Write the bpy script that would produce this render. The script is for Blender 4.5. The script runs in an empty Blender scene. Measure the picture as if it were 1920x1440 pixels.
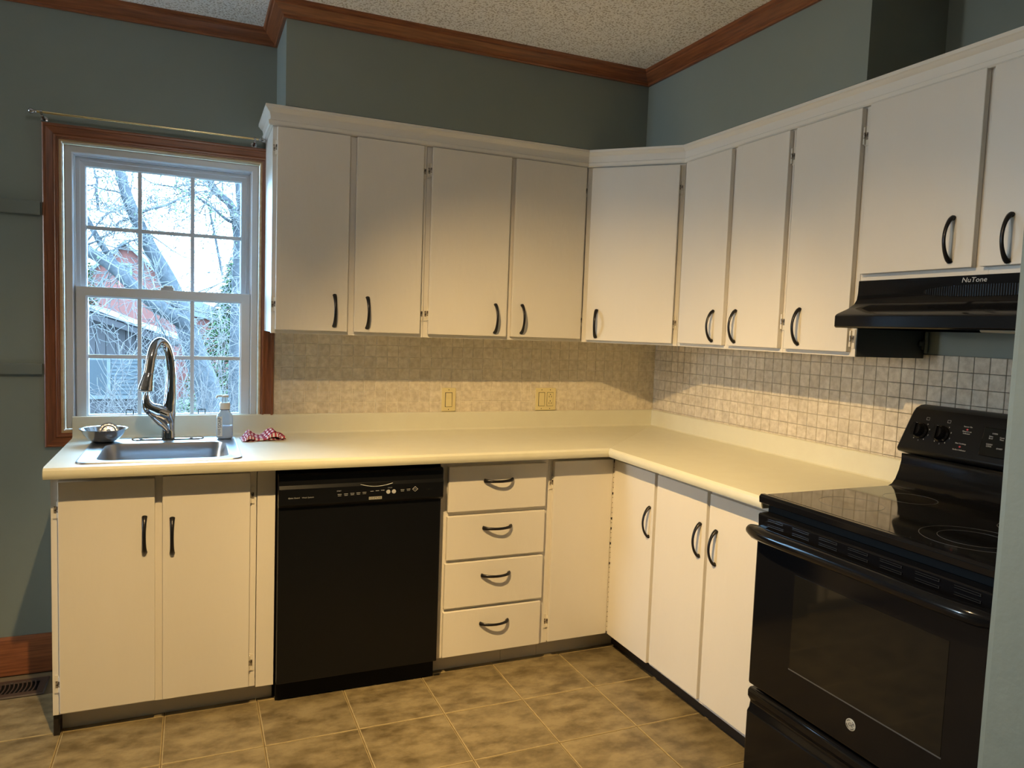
import bpy, bmesh, math, random
from mathutils import Vector, Matrix, noise

random.seed(7)
S = bpy.context.scene
COL = S.collection
PI = math.pi

# ------------------------------------------------------------------ camera
CAM = Vector((-2.2246, -3.2721, 1.3952))
yaw, pitch, roll, FPX = 0.4078, 0.0752, -0.0361, 1390.19
fw = Vector((math.sin(yaw)*math.cos(pitch), math.cos(yaw)*math.cos(pitch), -math.sin(pitch)))
rt = Vector((math.cos(yaw), -math.sin(yaw), 0))
dn = fw.cross(rt)
r2 = math.cos(roll)*rt + math.sin(roll)*dn
d2 = -math.sin(roll)*rt + math.cos(roll)*dn
cd = bpy.data.cameras.new('camera')
cam = bpy.data.objects.new('camera', cd)
COL.objects.link(cam)
M3 = Matrix((r2, -d2, -fw)).transposed()
cam.matrix_world = Matrix.Translation(CAM) @ M3.to_4x4()
cd.sensor_fit = 'HORIZONTAL'
cd.sensor_width = 36.0
cd.lens = FPX/1920*36.0
cd.clip_start = 0.05
cd.clip_end = 200
S.camera = cam

# ------------------------------------------------------------------ view
S.view_settings.view_transform = 'Standard'
S.view_settings.look = 'None'
S.view_settings.gamma = 1.0
S.view_settings.use_curve_mapping = False
S.view_settings.exposure = 0.0

# ------------------------------------------------------------------ sky
W = bpy.data.worlds.new('overcast_sky')
S.world = W
W.use_nodes = True
nt = W.node_tree
bg = nt.nodes['Background']
bg.inputs['Color'].default_value = (0.38, 0.68, 1.0, 1)
bg.inputs['Strength'].default_value = 36.0

def portal(name, loc, rot, sx, sy):
    l = bpy.data.lights.new(name, 'AREA')
    l.shape = 'RECTANGLE'; l.size = sx; l.size_y = sy
    l.cycles.is_portal = True
    o = bpy.data.objects.new(name, l); COL.objects.link(o)
    o.location = loc; o.rotation_euler = rot
portal('daylight_portal', (-2.325, 0.16, 1.5), (-PI/2, 0, 0), 0.72, 1.12)

portal('daylight_portal', (-7.5, -0.27, 1.55), (0, -PI/2, 0), 1.5, 0.44)  # portal for the unseen left opening, added to bring in side daylight

# ceiling spot lamps (one fitting with swivel heads)
LAMP = Vector((-2.22, -1.95, 2.48))
# azimuth, tilt from straight down, watts, softness of the beam edge
HEADS = [(41.0, 46.0, 238.0, 1.0), (98.0, 36.0, 40.0, 0.6), (96.0, 19.0, 265.0, 1.0), (12.0, 43.0, 132.0, 0.9)]
def head_dir(az, ti):
    az, ti = math.radians(az), math.radians(ti)
    return Vector((math.cos(az)*math.sin(ti), math.sin(az)*math.sin(ti), -math.cos(ti)))
for az, ti, pw, soft in HEADS:
    l = bpy.data.lights.new('spot_lamp', 'SPOT')
    l.energy = pw
    l.color = (1.0, 0.665, 0.27)
    l.spot_size = math.radians(67)
    l.spot_blend = soft
    l.shadow_soft_size = 0.018
    o = bpy.data.objects.new('spot_lamp', l); COL.objects.link(o)
    d = head_dir(az, ti)
    o.location = LAMP + d*0.02
    o.rotation_euler = d.to_track_quat('-Z', 'Y').to_euler()

# soft light that leaks through the lamp's translucent shades
l = bpy.data.lights.new('lamp_glow', 'POINT')
l.energy = 8.5; l.color = (1.0, 0.93, 0.86); l.shadow_soft_size = 0.03
o = bpy.data.objects.new('lamp_glow', l); COL.objects.link(o)
o.location = LAMP + Vector((0, 0, -0.06))

# unseen warm fill light, added far left to warm the faces on the right
l = bpy.data.lights.new('left_fill_light', 'POINT')
l.energy = 130.0; l.color = (1.0, 0.84, 0.62); l.shadow_soft_size = 0.12
o = bpy.data.objects.new('left_fill_light', l); COL.objects.link(o)
o.location = (-6.9, -0.45, 1.75)

# ================================================================== materials
def node_mat(name):
    m = bpy.data.materials.new(name); m.use_nodes = True
    n = m.node_tree.nodes; b = n['Principled BSDF']
    return m, m.node_tree, n, b
def mat(name, col, rough=0.5, metal=0.0, spec=0.5, var=None, bump=None, objrand=0.0, coat=0.0, coords='Object', stretch=(1, 1, 1), trans=0.0):
    """var = (scale, dark colour, contrast lo, hi); bump = (scale, strength, distance)"""
    m, t, n, b = node_mat(name)
    L = t.links.new
    b.inputs['Base Color'].default_value = (*col, 1)
    b.inputs['Roughness'].default_value = rough
    b.inputs['Metallic'].default_value = metal
    b.inputs['Specular IOR Level'].default_value = spec
    b.inputs['Coat Weight'].default_value = coat
    b.inputs['Coat Roughness'].default_value = 0.1
    b.inputs['Transmission Weight'].default_value = trans
    vec = None
    if var or bump:
        if coords == 'World':
            g = n.new('ShaderNodeNewGeometry'); vec = g.outputs['Position']
        else:
            tc = n.new('ShaderNodeTexCoord'); vec = tc.outputs[coords]
        mp = n.new('ShaderNodeMapping'); mp.inputs['Scale'].default_value = stretch
        L(vec, mp.inputs['Vector']); vec = mp.outputs['Vector']
    colout = None
    if var:
        ns = n.new('ShaderNodeTexNoise'); ns.inputs['Scale'].default_value = var[0]
        ns.inputs['Detail'].default_value = 6; ns.inputs['Roughness'].default_value = 0.62
        L(vec, ns.inputs['Vector'])
        mr = n.new('ShaderNodeMapRange'); mr.inputs['From Min'].default_value = var[2]; mr.inputs['From Max'].default_value = var[3]
        L(ns.outputs['Fac'], mr.inputs['Value'])
        mx = n.new('ShaderNodeMix'); mx.data_type = 'RGBA'
        mx.inputs['A'].default_value = (*var[1], 1); mx.inputs['B'].default_value = (*col, 1)
        L(mr.outputs['Result'], mx.inputs['Factor'])
        colout = mx.outputs['Result']
    if objrand:
        oi = n.new('ShaderNodeObjectInfo')
        mr2 = n.new('ShaderNodeMapRange'); mr2.inputs['To Min'].default_value = 1-objrand; mr2.inputs['To Max'].default_value = 1+objrand
        L(oi.outputs['Random'], mr2.inputs['Value'])
        hs = n.new('ShaderNodeHueSaturation')
        hs.inputs['Color'].default_value = (*col, 1)
        if colout: L(colout, hs.inputs['Color'])
        L(mr2.outputs['Result'], hs.inputs['Value'])
        colout = hs.outputs['Color']
    if colout: L(colout, b.inputs['Base Color'])
    if bump:
        n2 = n.new('ShaderNodeTexNoise'); n2.inputs['Scale'].default_value = bump[0]; n2.inputs['Detail'].default_value = 4
        L(vec, n2.inputs['Vector'])
        bp = n.new('ShaderNodeBump'); bp.inputs['Strength'].default_value = bump[1]; bp.inputs['Distance'].default_value = bump[2]
        L(n2.outputs['Fac'], bp.inputs['Height']); L(bp.outputs['Normal'], b.inputs['Normal'])
    return m

PAINT = mat('cabinet_paint', (0.745, 0.71, 0.655), 0.42, var=(1.2, (0.71, 0.67, 0.605), 0.35, 0.6), bump=(60, 0.14, 0.004), coords='World', stretch=(1, 1, 0.35))
TRIMW = mat('cornice_paint', (0.76, 0.73, 0.67), 0.35, bump=(40, 0.05, 0.003))
WALLP = mat('wall_paint', (0.215, 0.250, 0.228), 0.55, var=(2.5, (0.206, 0.241, 0.22), 0.4, 0.6), bump=(70, 0.10, 0.003), coords='World')
WALLG = mat('end_wall_paint', (0.22, 0.25, 0.215), 0.5, var=(3, (0.21, 0.24, 0.206), 0.4, 0.6), bump=(22, 0.35, 0.006), coords='World')
DARKP = mat('dark_side_paint', (0.055, 0.062, 0.055), 0.5, bump=(60, 0.1, 0.003))
WOOD = mat('stained_wood', (0.27, 0.095, 0.040), 0.32, var=(6, (0.14, 0.046, 0.02), 0.35, 0.65), bump=(30, 0.08, 0.002), coords='World', stretch=(26, 26, 1))
WOODH = mat('stained_wood_along', (0.30, 0.105, 0.040), 0.32, var=(5, (0.16, 0.052, 0.022), 0.35, 0.65), bump=(30, 0.08, 0.002), coords='World', stretch=(1.2, 1.2, 30))
WOODR = mat('raw_wood_edge', (0.62, 0.45, 0.26), 0.6, var=(8, (0.5, 0.33, 0.17), 0.35, 0.65), coords='World', stretch=(1, 1, 6))
COUNTER = mat('almond_laminate', (0.69, 0.67, 0.53), 0.46, var=(14, (0.67, 0.645, 0.505), 0.35, 0.65), coords='World', spec=0.75)
VINYL = mat('white_vinyl', (0.62, 0.64, 0.67), 0.35)
BLACKG = mat('black_enamel', (0.006, 0.006, 0.007), 0.12, spec=0.30)
BLACKS = mat('black_satin', (0.0050, 0.0053, 0.0065), 0.30, spec=0.28, bump=(120, 0.04, 0.001))
BLACKM = mat('black_matte', (0.006, 0.006, 0.006), 0.7, spec=0.15)
GLASSK = mat('black_ceramic_glass', (0.010, 0.010, 0.010), 0.06, spec=0.6)
OVENGL = mat('oven_window_glass', (0.012, 0.011, 0.009), 0.05, spec=0.42)
SLOTG = mat('vent_edge_highlight', (0.03, 0.03, 0.03), 0.25)  # fine highlights on the slot edges, put into this grey
RINGG = mat('burner_marking_grey', (0.10, 0.10, 0.10), 0.3)
GREYPR = mat('grey_print', (0.42, 0.43, 0.45), 0.5)
REDPR = mat('red_indicator', (0.45, 0.03, 0.05), 0.4)
BADGE = mat('badge_silver', (0.62, 0.60, 0.52), 0.35, metal=0.4)
HANDLE = mat('dark_bronze_pull', (0.022, 0.020, 0.021), 0.30, metal=0.6)
CHROME = mat('polished_chrome', (0.44, 0.44, 0.46), 0.05, metal=1.0)
STEEL = mat('brushed_steel', (0.46, 0.47, 0.49), 0.30, metal=1.0, bump=(300, 0.05, 0.001), stretch=(0.05, 1, 1))
STEELB = mat('bowl_steel', (0.46, 0.46, 0.47), 0.22, metal=1.0)
HINGEP = mat('painted_hinge', (0.72, 0.67, 0.58), 0.4)
HINGED = mat('worn_hinge_metal', (0.07, 0.05, 0.04), 0.4, metal=0.7, var=(120, (0.45, 0.40, 0.33), 0.45, 0.55))
PLATE = mat('ivory_plastic', (0.72, 0.62, 0.33), 0.35)
SLOT = mat('dark_slot', (0.02, 0.016, 0.012), 0.7)
TOEB = mat('toe_board_paint', (0.50, 0.46, 0.38), 0.55, bump=(50, 0.1, 0.003))
TOED = mat('shaded_toe_and_dark_wood', (0.016, 0.011, 0.008), 0.5)  # right-run toes carry shade in this colour; the left post is dark wood
BRASS = mat('pale_brass', (0.85, 0.70, 0.40), 0.2, metal=1.0)
REG = mat('register_brown', (0.055, 0.034, 0.024), 0.45)
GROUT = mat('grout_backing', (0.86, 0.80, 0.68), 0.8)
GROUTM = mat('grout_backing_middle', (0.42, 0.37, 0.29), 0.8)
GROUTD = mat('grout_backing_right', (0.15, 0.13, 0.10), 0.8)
TILEB = mat('marbled_wall_tile', (0.76, 0.69, 0.57), 0.30, var=(46, (0.55, 0.48, 0.37), 0.34, 0.64), objrand=0.05, coords='World', bump=(60, 0.03, 0.002))
TILER = mat('marbled_wall_tile_stove_side', (0.72, 0.66, 0.56), 0.22, var=(46, (0.53, 0.47, 0.38), 0.34, 0.64), objrand=0.07, coords='World', bump=(60, 0.03, 0.002))
FLOORT = mat('slate_floor_tile', (0.27, 0.215, 0.12), 0.36, var=(9, (0.115, 0.085, 0.042), 0.36, 0.62), objrand=0.08, coords='World', bump=(16, 0.4, 0.006), stretch=(1, 1.5, 1))
FLOORE = mat('floor_tile_edge', (0.37, 0.295, 0.155), 0.4, coords='World', var=(30, (0.29, 0.225, 0.115), 0.35, 0.65))
FLOORB = mat('floor_joint', (0.13, 0.09, 0.042), 0.7)
SOAPP = mat('clear_soap_plastic', (0.72, 0.86, 0.97), 0.12, trans=0.55)
SOAPL = mat('soap_liquid', (0.62, 0.82, 0.98), 0.2, trans=0.25)
WHITEP = mat('white_plastic', (0.74, 0.74, 0.70), 0.35)
LABELP = mat('soap_label', (0.80, 0.84, 0.82), 0.5)
INK = mat('dark_ink', (0.05, 0.07, 0.10), 0.6)
LENS = mat('hood_lamp_lens', (0.62, 0.55, 0.42), 0.3)
BARK = mat('tree_bark', (0.044, 0.042, 0.044), 0.9, var=(18, (0.019, 0.019, 0.022), 0.35, 0.65), bump=(30, 0.5, 0.02))
TWIG = mat('pale_twig', (0.080, 0.072, 0.068), 0.9)
TWIGD = mat('dark_twig', (0.10, 0.10, 0.10), 0.9)
BUD = mat('bud_green', (0.07, 0.11, 0.045), 0.9)
FIR = mat('evergreen_needles', (0.048, 0.088, 0.026), 0.9, var=(3, (0.024, 0.048, 0.016), 0.35, 0.65))
SHRUB = mat('shrub_stem', (0.085, 0.068, 0.060), 0.9, var=(4, (0.04, 0.03, 0.028), 0.35, 0.65))
SHEDW = mat('shed_boards', (0.030, 0.0215, 0.0215), 0.85, var=(6, (0.020, 0.0145, 0.015), 0.3, 0.7), stretch=(8, 1, 0.5))
SHEDR = mat('shed_shingles', (0.038, 0.029, 0.032), 0.85, var=(9, (0.022, 0.018, 0.02), 0.35, 0.65), objrand=0.12)
BRICK = mat('red_brick', (0.105, 0.027, 0.018), 0.85, var=(9, (0.075, 0.019, 0.013), 0.35, 0.65), objrand=0.1)
ROOFG = mat('grey_roofing', (0.07, 0.07, 0.08), 0.85)
PALEW = mat('pale_window_trim', (0.060, 0.061, 0.064), 0.5)
DARKGL = mat('dark_window_glass', (0.014, 0.016, 0.02), 0.35)
BLIND = mat('pale_blind', (0.036, 0.038, 0.042), 0.5)
GROUND = mat('lawn_soil', (0.06, 0.06, 0.03), 0.95, var=(2, (0.04, 0.045, 0.018), 0.35, 0.65))
FIXT = mat('lamp_fitting_white', (0.7, 0.7, 0.68), 0.4)

def ceiling_mat():
    m, t, n, b = node_mat('stippled_ceiling'); L = t.links.new
    g = n.new('ShaderNodeNewGeometry')
    v = n.new('ShaderNodeTexNoise'); v.inputs['Scale'].default_value = 130; v.inputs['Detail'].default_value = 3
    L(g.outputs['Position'], v.inputs['Vector'])
    mr = n.new('ShaderNodeMapRange'); mr.inputs['From Min'].default_value = 0.40; mr.inputs['From Max'].default_value = 0.47
    L(v.outputs['Fac'], mr.inputs['Value'])
    mx = n.new('ShaderNodeMix'); mx.data_type = 'RGBA'
    mx.inputs['A'].default_value = (0.55, 0.51, 0.46, 1); mx.inputs['B'].default_value = (0.93, 0.92, 0.90, 1)
    L(mr.outputs['Result'], mx.inputs['Factor']); L(mx.outputs['Result'], b.inputs['Base Color'])
    b.inputs['Roughness'].default_value = 0.95
    bp = n.new('ShaderNodeBump'); bp.inputs['Strength'].default_value = 0.6; bp.inputs['Distance'].default_value = 0.006
    L(v.outputs['Fac'], bp.inputs['Height']); L(bp.outputs['Normal'], b.inputs['Normal'])
    return m
CEIL = ceiling_mat()

def glass_mat():
    m, t, n, b = node_mat('window_glass'); L = t.links.new
    n.remove(b)
    tr = n.new('ShaderNodeBsdfTransparent'); gl = n.new('ShaderNodeBsdfGlossy'); gl.inputs['Roughness'].default_value = 0.02
    tr.inputs['Color'].default_value = (0.95, 0.97, 0.98, 1)
    fr = n.new('ShaderNodeFresnel'); fr.inputs['IOR'].default_value = 1.35
    mx = n.new('ShaderNodeMixShader')
    L(fr.outputs['Fac'], mx.inputs['Fac']); L(tr.outputs['BSDF'], mx.inputs[1]); L(gl.outputs['BSDF'], mx.inputs[2])
    L(mx.outputs['Shader'], n['Material Output'].inputs['Surface'])
    return m
GLASS = glass_mat()

def check_mat():
    m, t, n, b = node_mat('red_white_check'); L = t.links.new
    uv = n.new('ShaderNodeUVMap'); uv.uv_map = 'weave'
    mp = n.new('ShaderNodeMapping'); mp.inputs['Scale'].default_value = (9, 9, 1)
    L(uv.outputs['UV'], mp.inputs['Vector'])
    sx = n.new('ShaderNodeSeparateXYZ'); L(mp.outputs['Vector'], sx.inputs['Vector'])
    outs = []
    for ax in ('X', 'Y'):
        f = n.new('ShaderNodeMath'); f.operation = 'FRACT'; L(sx.outputs[ax], f.inputs[0])
        g = n.new('ShaderNodeMath'); g.operation = 'GREATER_THAN'; g.inputs[1].default_value = 0.5; L(f.outputs[0], g.inputs[0])
        outs.append(g)
    ad = n.new('ShaderNodeMath'); ad.operation = 'ADD'; L(outs[0].outputs[0], ad.inputs[0]); L(outs[1].outputs[0], ad.inputs[1])
    dv = n.new('ShaderNodeMath'); dv.operation = 'MULTIPLY'; dv.inputs[1].default_value = 0.5; L(ad.outputs[0], dv.inputs[0])
    cr = n.new('ShaderNodeValToRGB'); e = cr.color_ramp; e.interpolation = 'CONSTANT'
    e.elements[0].color = (0.80, 0.76, 0.76, 1); e.elements[1].position = 0.75; e.elements[1].color = (0.13, 0.006, 0.012, 1)
    k = e.elements.new(0.25); k.color = (0.50, 0.05, 0.075, 1)
    L(dv.outputs[0], cr.inputs['Fac']); L(cr.outputs['Color'], b.inputs['Base Color'])
    b.inputs['Roughness'].default_value = 0.9
    return m
CHECK = check_mat()

# ================================================================== builders
MW = {}
def tag(o, label=None, cat=None, group=None, kind=None):
    if label: o['label'] = label
    if cat: o['category'] = cat
    if group: o['group'] = group
    if kind: o['kind'] = kind
    return o
def thing(name, label, cat, loc=(0, 0, 0), rz=0.0, group=None, kind=None):
    o = bpy.data.objects.new(name, None); COL.objects.link(o)
    o.location = loc; o.rotation_euler = (0, 0, rz); o.empty_display_size = 0.05
    MW[o.name] = Matrix.Translation(loc) @ Matrix.Rotation(rz, 4, 'Z')
    return tag(o, label, cat, group, kind)

class MB:
    def __init__(s): s.bm = bmesh.new(); s.mi = 0
    def face(s, vs):
        try:
            f = s.bm.faces.new(vs); f.material_index = s.mi; return f
        except ValueError: return None
    def box(s, x0, x1, y0, y1, z0, z1):
        v = [s.bm.verts.new((x, y, z)) for x in (x0, x1) for y in (y0, y1) for z in (z0, z1)]
        for q in ((0, 1, 3, 2), (4, 6, 7, 5), (0, 4, 5, 1), (2, 3, 7, 6), (0, 2, 6, 4), (1, 5, 7, 3)):
            s.face([v[i] for i in q])
        return s
    def loops(s, loops, closed=True, cap0=True, cap1=True):
        R = [[s.bm.verts.new(p) for p in l] for l in loops]
        for a, b in zip(R, R[1:]):
            n = len(a)
            for i in range(n if closed else n-1):
                j = (i+1) % n
                s.face([a[i], a[j], b[j], b[i]])
        if cap0: s.face(list(reversed(R[0])))
        if cap1: s.face(R[-1])
        return s
    def prism(s, poly, axis, a, b):
        def P(u, v, w): return {'x': (w, u, v), 'y': (u, w, v), 'z': (u, v, w)}[axis]
        return s.loops([[P(u, v, a) for u, v in poly], [P(u, v, b) for u, v in poly]])
    def tube(s, pts, rad, n=10, flat=None, up=(0, 0, 1)):
        pts = [Vector(p) for p in pts]
        if not hasattr(rad, '__len__'): rad = [rad]*len(pts)
        ls = []
        prev = None
        for i, p in enumerate(pts):
            d = (pts[min(i+1, len(pts)-1)] - pts[max(i-1, 0)]).normalized()
            if prev is None:
                u = Vector(up) if abs(d.dot(Vector(up))) < 0.95 else Vector((1, 0, 0))
                a = d.cross(u).normalized()
            else:
                a = (prev - d*prev.dot(d)).normalized()
            prev = a
            b = d.cross(a)
            r = rad[i]; ra, rb = (r*flat[0], r*flat[1]) if flat else (r, r)
            ls.append([p + a*math.cos(2*PI*k/n)*ra + b*math.sin(2*PI*k/n)*rb for k in range(n)])
        return s.loops(ls)
    def lathe(s, prof, c=(0, 0, 0), n=32, axis='z', cap0=True, cap1=True):
        ls = []
        for r, h in prof:
            l = []
            for k in range(n):
                t = 2*PI*k/n; u, v = r*math.cos(t), r*math.sin(t)
                q = {'z': (u, v, h), 'x': (h, u, v), 'y': (u, h, v)}[axis]
                l.append((c[0]+q[0], c[1]+q[1], c[2]+q[2]))
            ls.append(l)
        return s.loops(ls, cap0=cap0, cap1=cap1)
    def mesh(s, name):
        bmesh.ops.recalc_face_normals(s.bm, faces=s.bm.faces)
        me = bpy.data.meshes.new(name); s.bm.to_mesh(me); s.bm.free()
        return me
    def obj(s, name, mats, parent=None, local=False, smooth=None, bevel=None, label=None, kind=None, seg=2):
        me = s.mesh(name)
        if parent is not None and not local:
            me.transform(MW[parent.name].inverted())
        o = link(name, me, mats, parent)
        if smooth:
            me.polygons.foreach_set('use_smooth', [True]*len(me.polygons))
            me.set_sharp_from_angle(angle=math.radians(smooth))
        if bevel:
            b = o.modifiers.new('edge', 'BEVEL'); b.width = bevel; b.segments = seg; b.limit_method = 'ANGLE'; b.angle_limit = math.radians(35)
            b.harden_normals = False
        return tag(o, label=label, kind=kind)
def link(name, me, mats, parent=None, mtx=None):
    o = bpy.data.objects.new(name, me); COL.objects.link(o)
    if mats is not None and len(me.materials) == 0:
        for m in (mats if isinstance(mats, (list, tuple)) else [mats]): me.materials.append(m)
    if mtx is not None: o.matrix_basis = mtx
    if parent is not None:
        o.parent = parent
        MW[o.name] = MW[parent.name] @ (mtx or Matrix())
    else:
        MW[o.name] = mtx or Matrix()
    return o
def bx(name, m, parent, x0, x1, y0, y1, z0, z1, bevel=None, local=False, label=None, kind=None):
    return MB().box(x0, x1, y0, y1, z0, z1).obj(name, m, parent, local=local, bevel=bevel, label=label, kind=kind)

def text(name, body, size, m, parent, mtx, ext=0.0003, shear=0.0, align='CENTER', sx=1.0):
    """raised print; mtx is in world space; the curve becomes a mesh"""
    cu = bpy.data.curves.new(name, 'FONT'); cu.body = body; cu.size = size; cu.extrude = ext; cu.shear = shear
    cu.align_x = align; cu.align_y = 'CENTER'; cu.resolution_u = 2
    tmp = bpy.data.objects.new(name, cu)
    COL.objects.link(tmp)
    dg = bpy.context.evaluated_depsgraph_get()
    me = bpy.data.meshes.new_from_object(tmp.evaluated_get(dg))
    bpy.data.objects.remove(tmp)
    me.transform(Matrix.Diagonal((sx, 1, 1, 1)))
    me.materials.clear()
    return link(name, me, m, parent, MW[parent.name].inverted() @ mtx)
def face_mtx(loc, rz=0.0, tilt=0.0):
    """text lying on a vertical face that looks to -y (rz turns it)"""
    return Matrix.Translation(loc) @ Matrix.Rotation(rz, 4, 'Z') @ Matrix.Rotation(PI/2 + tilt, 4, 'X')

def sweep(path, prof, name, mats, kind=None, smooth=None):
    """separate mitred run for each leg of a plan path; the room lies to the right of the direction of travel"""
    P = [Vector((p[0], p[1])) for p in path]
    N = []
    for a, b in zip(P, P[1:]):
        d = (b-a).normalized(); N.append(Vector((d.y, -d.x)))
    mit = []
    for i in range(len(P)):
        if i == 0: mit.append(N[0])
        elif i == len(P)-1: mit.append(N[-1])
        else:
            a, b = N[i-1], N[i]; mit.append((a+b)/(1+a.dot(b)))
    out = []
    for i in range(len(P)-1):
        ls = [[(P[k].x+mit[k].x*o, P[k].y+mit[k].y*o, z) for o, z in prof] for k in (i, i+1)]
        out.append(ls)
    return out

# ================================================================== setting
ZC = 2.556
XL, YF = -7.4, -7.0
fl = MB(); fl.box(XL-0.2, 0.3, YF-0.2, 0.2, -0.12, -0.003)
floor = fl.obj('floor', FLOORB); tag(floor, kind='structure')
def floor_tile_mesh():
    m = MB(); h = 0.1530; b = 0.0034
    t0 = [(-h, -h), (h, -h), (h, h), (-h, h)]
    ls = [[(x, y, -0.004) for x, y in t0], [(x, y, -0.0012) for x, y in t0], [(x*(1-b/h), y*(1-b/h), 0.0) for x, y in t0]]
    m.mi = 1; m.loops(ls, cap0=False, cap1=False)
    bm = m.bm; bm.verts.ensure_lookup_table(); m.mi = 0; m.face([bm.verts[i] for i in (8, 9, 10, 11)])
    return m.mesh('tile')
ftm = floor_tile_mesh()
P = 0.3085
for i in range(-11, 3):
    for j in range(-8, 3):
        x = -1.0785 + P*(i+0.5); y = -0.826 + P*(j+0.5)
        if x < -4.4 or x > -0.05 or y > -0.1: continue
        if x > -0.45 and y < -0.4: continue
        link('tile', ftm, [FLOORT, FLOORE], floor, Matrix.Translation((x, y, 0.0)))

WX0, WX1, WZ0, WZ1 = -2.690, -1.960, 0.93, 2.045      # window opening
wb = MB()
for a in ((XL-0.2, WX0, 0, ZC), (WX1, 0.15, 0, ZC), (WX0, WX1, 0, WZ0), (WX0, WX1, WZ1, ZC)):
    wb.box(a[0], a[1], 0.0, 0.13, a[2], a[3])
wall_back = wb.obj('wall_back', WALLP); tag(wall_back, kind='structure')
wr = MB(); wr.box(0, 0.13, YF-0.2, 0.0, 0, ZC)
wall_right = wr.obj('wall_right', WALLP); tag(wall_right, kind='structure')
wl = MB()
for a in ((YF-0.2, -0.5, 0, ZC), (-0.05, 0.0, 0, ZC), (-0.5, -0.05, 0, 0.8), (-0.5, -0.05, 2.3, ZC)):  # unseen gap near the back wall, added to let sky light graze in
    wl.box(XL-0.13, XL, a[0], a[1], a[2], a[3])
tag(wl.obj('wall_left', WALLP), kind='structure')
tag(bx('wall_front', WALLP, None, XL, 0, YF-0.13, YF, 0, ZC), kind='structure')
tag(bx('ceiling', CEIL, None, XL-0.2, 0.2, YF-0.2, 0.2, ZC, ZC+0.12), kind='structure')
SD = 0.333
tag(bx('wall_soffit_back', WALLP, None, -1.911, 0.0, -SD, 0.0, 2.19, ZC), kind='structure')
tag(bx('wall_soffit_right', WALLP, None, -SD, 0.0, -1.545, -SD, 2.19, ZC), kind='structure')
# short end wall beside the stove, plaster a little uneven along its corner
em = MB()
lsx = []
for k in range(27):
    z = ZC*k/26
    w = 0.004*noise.noise(Vector((1.7, 3.1, z*3.0)))
    lsx.append([(-0.738+w, -2.318, z), (-0.742+w, -2.330, z), (-0.742+w, -2.452, z), (-0.736+w, -2.46, z), (0, -2.46, z), (0, -2.318, z)])
em.loops(lsx)
tag(em.obj('wall_end', WALLG), kind='structure')

# crown moulding
CP = [(0, 2.503), (0.010, 2.503), (0.013, 2.507), (0.013, 2.512), (0.018, 2.514), (0.047, 2.538), (0.049, 2.543), (0.056, 2.546), (0.060, 2.552), (0.060, ZC), (0, ZC)]
for i, ls in enumerate(sweep([(XL, 0), (-1.911, 0), (-1.911, -SD), (-SD, -SD), (-SD, -1.545), (0, -1.545), (0, -2.318)], CP, '', None)):
    tag(MB().loops(ls).obj('trim_%d' % (i+1), WOODH, smooth=20), kind='structure')
# white cornice on the wall cabinets
KP = [(0, 2.116), (0.012, 2.116), (0.016, 2.121), (0.016, 2.133), (0.010, 2.137), (0.009, 2.148), (0.013, 2.163), (0.022, 2.171), (0.024, 2.175), (0.028, 2.178), (0.028, 2.188), (0, 2.188)]
for i, ls in enumerate(sweep([(-1.953, 0), (-1.953, -0.307), (-0.612, -0.307), (-0.307, -0.612), (-0.307, -2.315)], KP, '', None)):
    tag(MB().loops(ls).obj('trim_%d' % (i+11), TRIMW, smooth=25), kind='structure')
# baseboard on the window wall
bb = MB(); bb.prism([(0, 0.002), (-0.016, 0.002), (-0.016, 0.128), (-0.011, 0.142), (-0.006, 0.150), (0, 0.150)], 'x', XL, -2.60)
tag(bb.obj('baseboard_back', WOODH, smooth=20), kind='structure')

# ---- wall tiles
TS = 0.0508
def tile_mesh(gap, th):    # thin edges, slightly eased
    h = (TS-gap)/2; e = 0.0012
    m = MB()
    q = [(-h, -h), (h, -h), (h, h), (-h, h)]
    k = (h-e)/h
    m.loops([[(x, 0.0, z) for x, z in q], [(x, -th+e, z) for x, z in q], [(x*k, -th, z*k) for x, z in q]], cap0=False)
    return m.mesh('tile')
tb = tile_mesh(0.0022, 0.0022); tr_ = tile_mesh(0.0020, 0.0026)
def cut(me, name, x0, x1, z0, z1):
    c = me.copy(); c.name = name
    for v in c.vertices:
        v.co.x = min(max(v.co.x, x0), x1); v.co.z = min(max(v.co.z, z0), z1)
    return c
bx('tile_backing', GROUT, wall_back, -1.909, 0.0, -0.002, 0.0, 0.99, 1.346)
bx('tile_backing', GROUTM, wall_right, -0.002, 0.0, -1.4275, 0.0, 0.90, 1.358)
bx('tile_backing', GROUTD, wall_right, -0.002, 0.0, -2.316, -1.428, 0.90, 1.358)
outs = [(-1.1675, -1.0995), (-0.688, -0.578)]
for r in range(7):
    for c in range(38):
        z = 0.9935 + TS*(r+0.5); x = -TS*(c+0.5)-0.003
        zt = min(TS/2, 1.346-z); xl = max(-TS/2, -1.909-x)
        me = tb
        if zt < TS/2-1e-4 or xl > -TS/2+1e-4: me = cut(tb, 'tile', xl+0.0007, TS, -TS, zt)
        link('tile', me, TILEB, wall_back, Matrix.Translation((x, -0.002, z)))
R90 = Matrix.Rotation(-PI/2, 4, 'Z')
n_r = 0
for r in range(9):
    for c in range(46):
        z = 1.358 - TS*(r+0.5); y = -TS*(c+0.5)-0.003
        if y < -2.316: continue
        if z < 0.97 and y > -1.50: continue
        if z < 1.16 and y < -1.63: continue
        zb = -TS
        me = tr_
        if y > -1.55 and z+TS/2 > 1.346: me = cut(tr_, 'tile', -TS, TS, -TS, 1.344-z)
        link('tile', me, TILER, wall_right, Matrix.Translation((-0.002, y, z)) @ R90)
        n_r += 1

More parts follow.
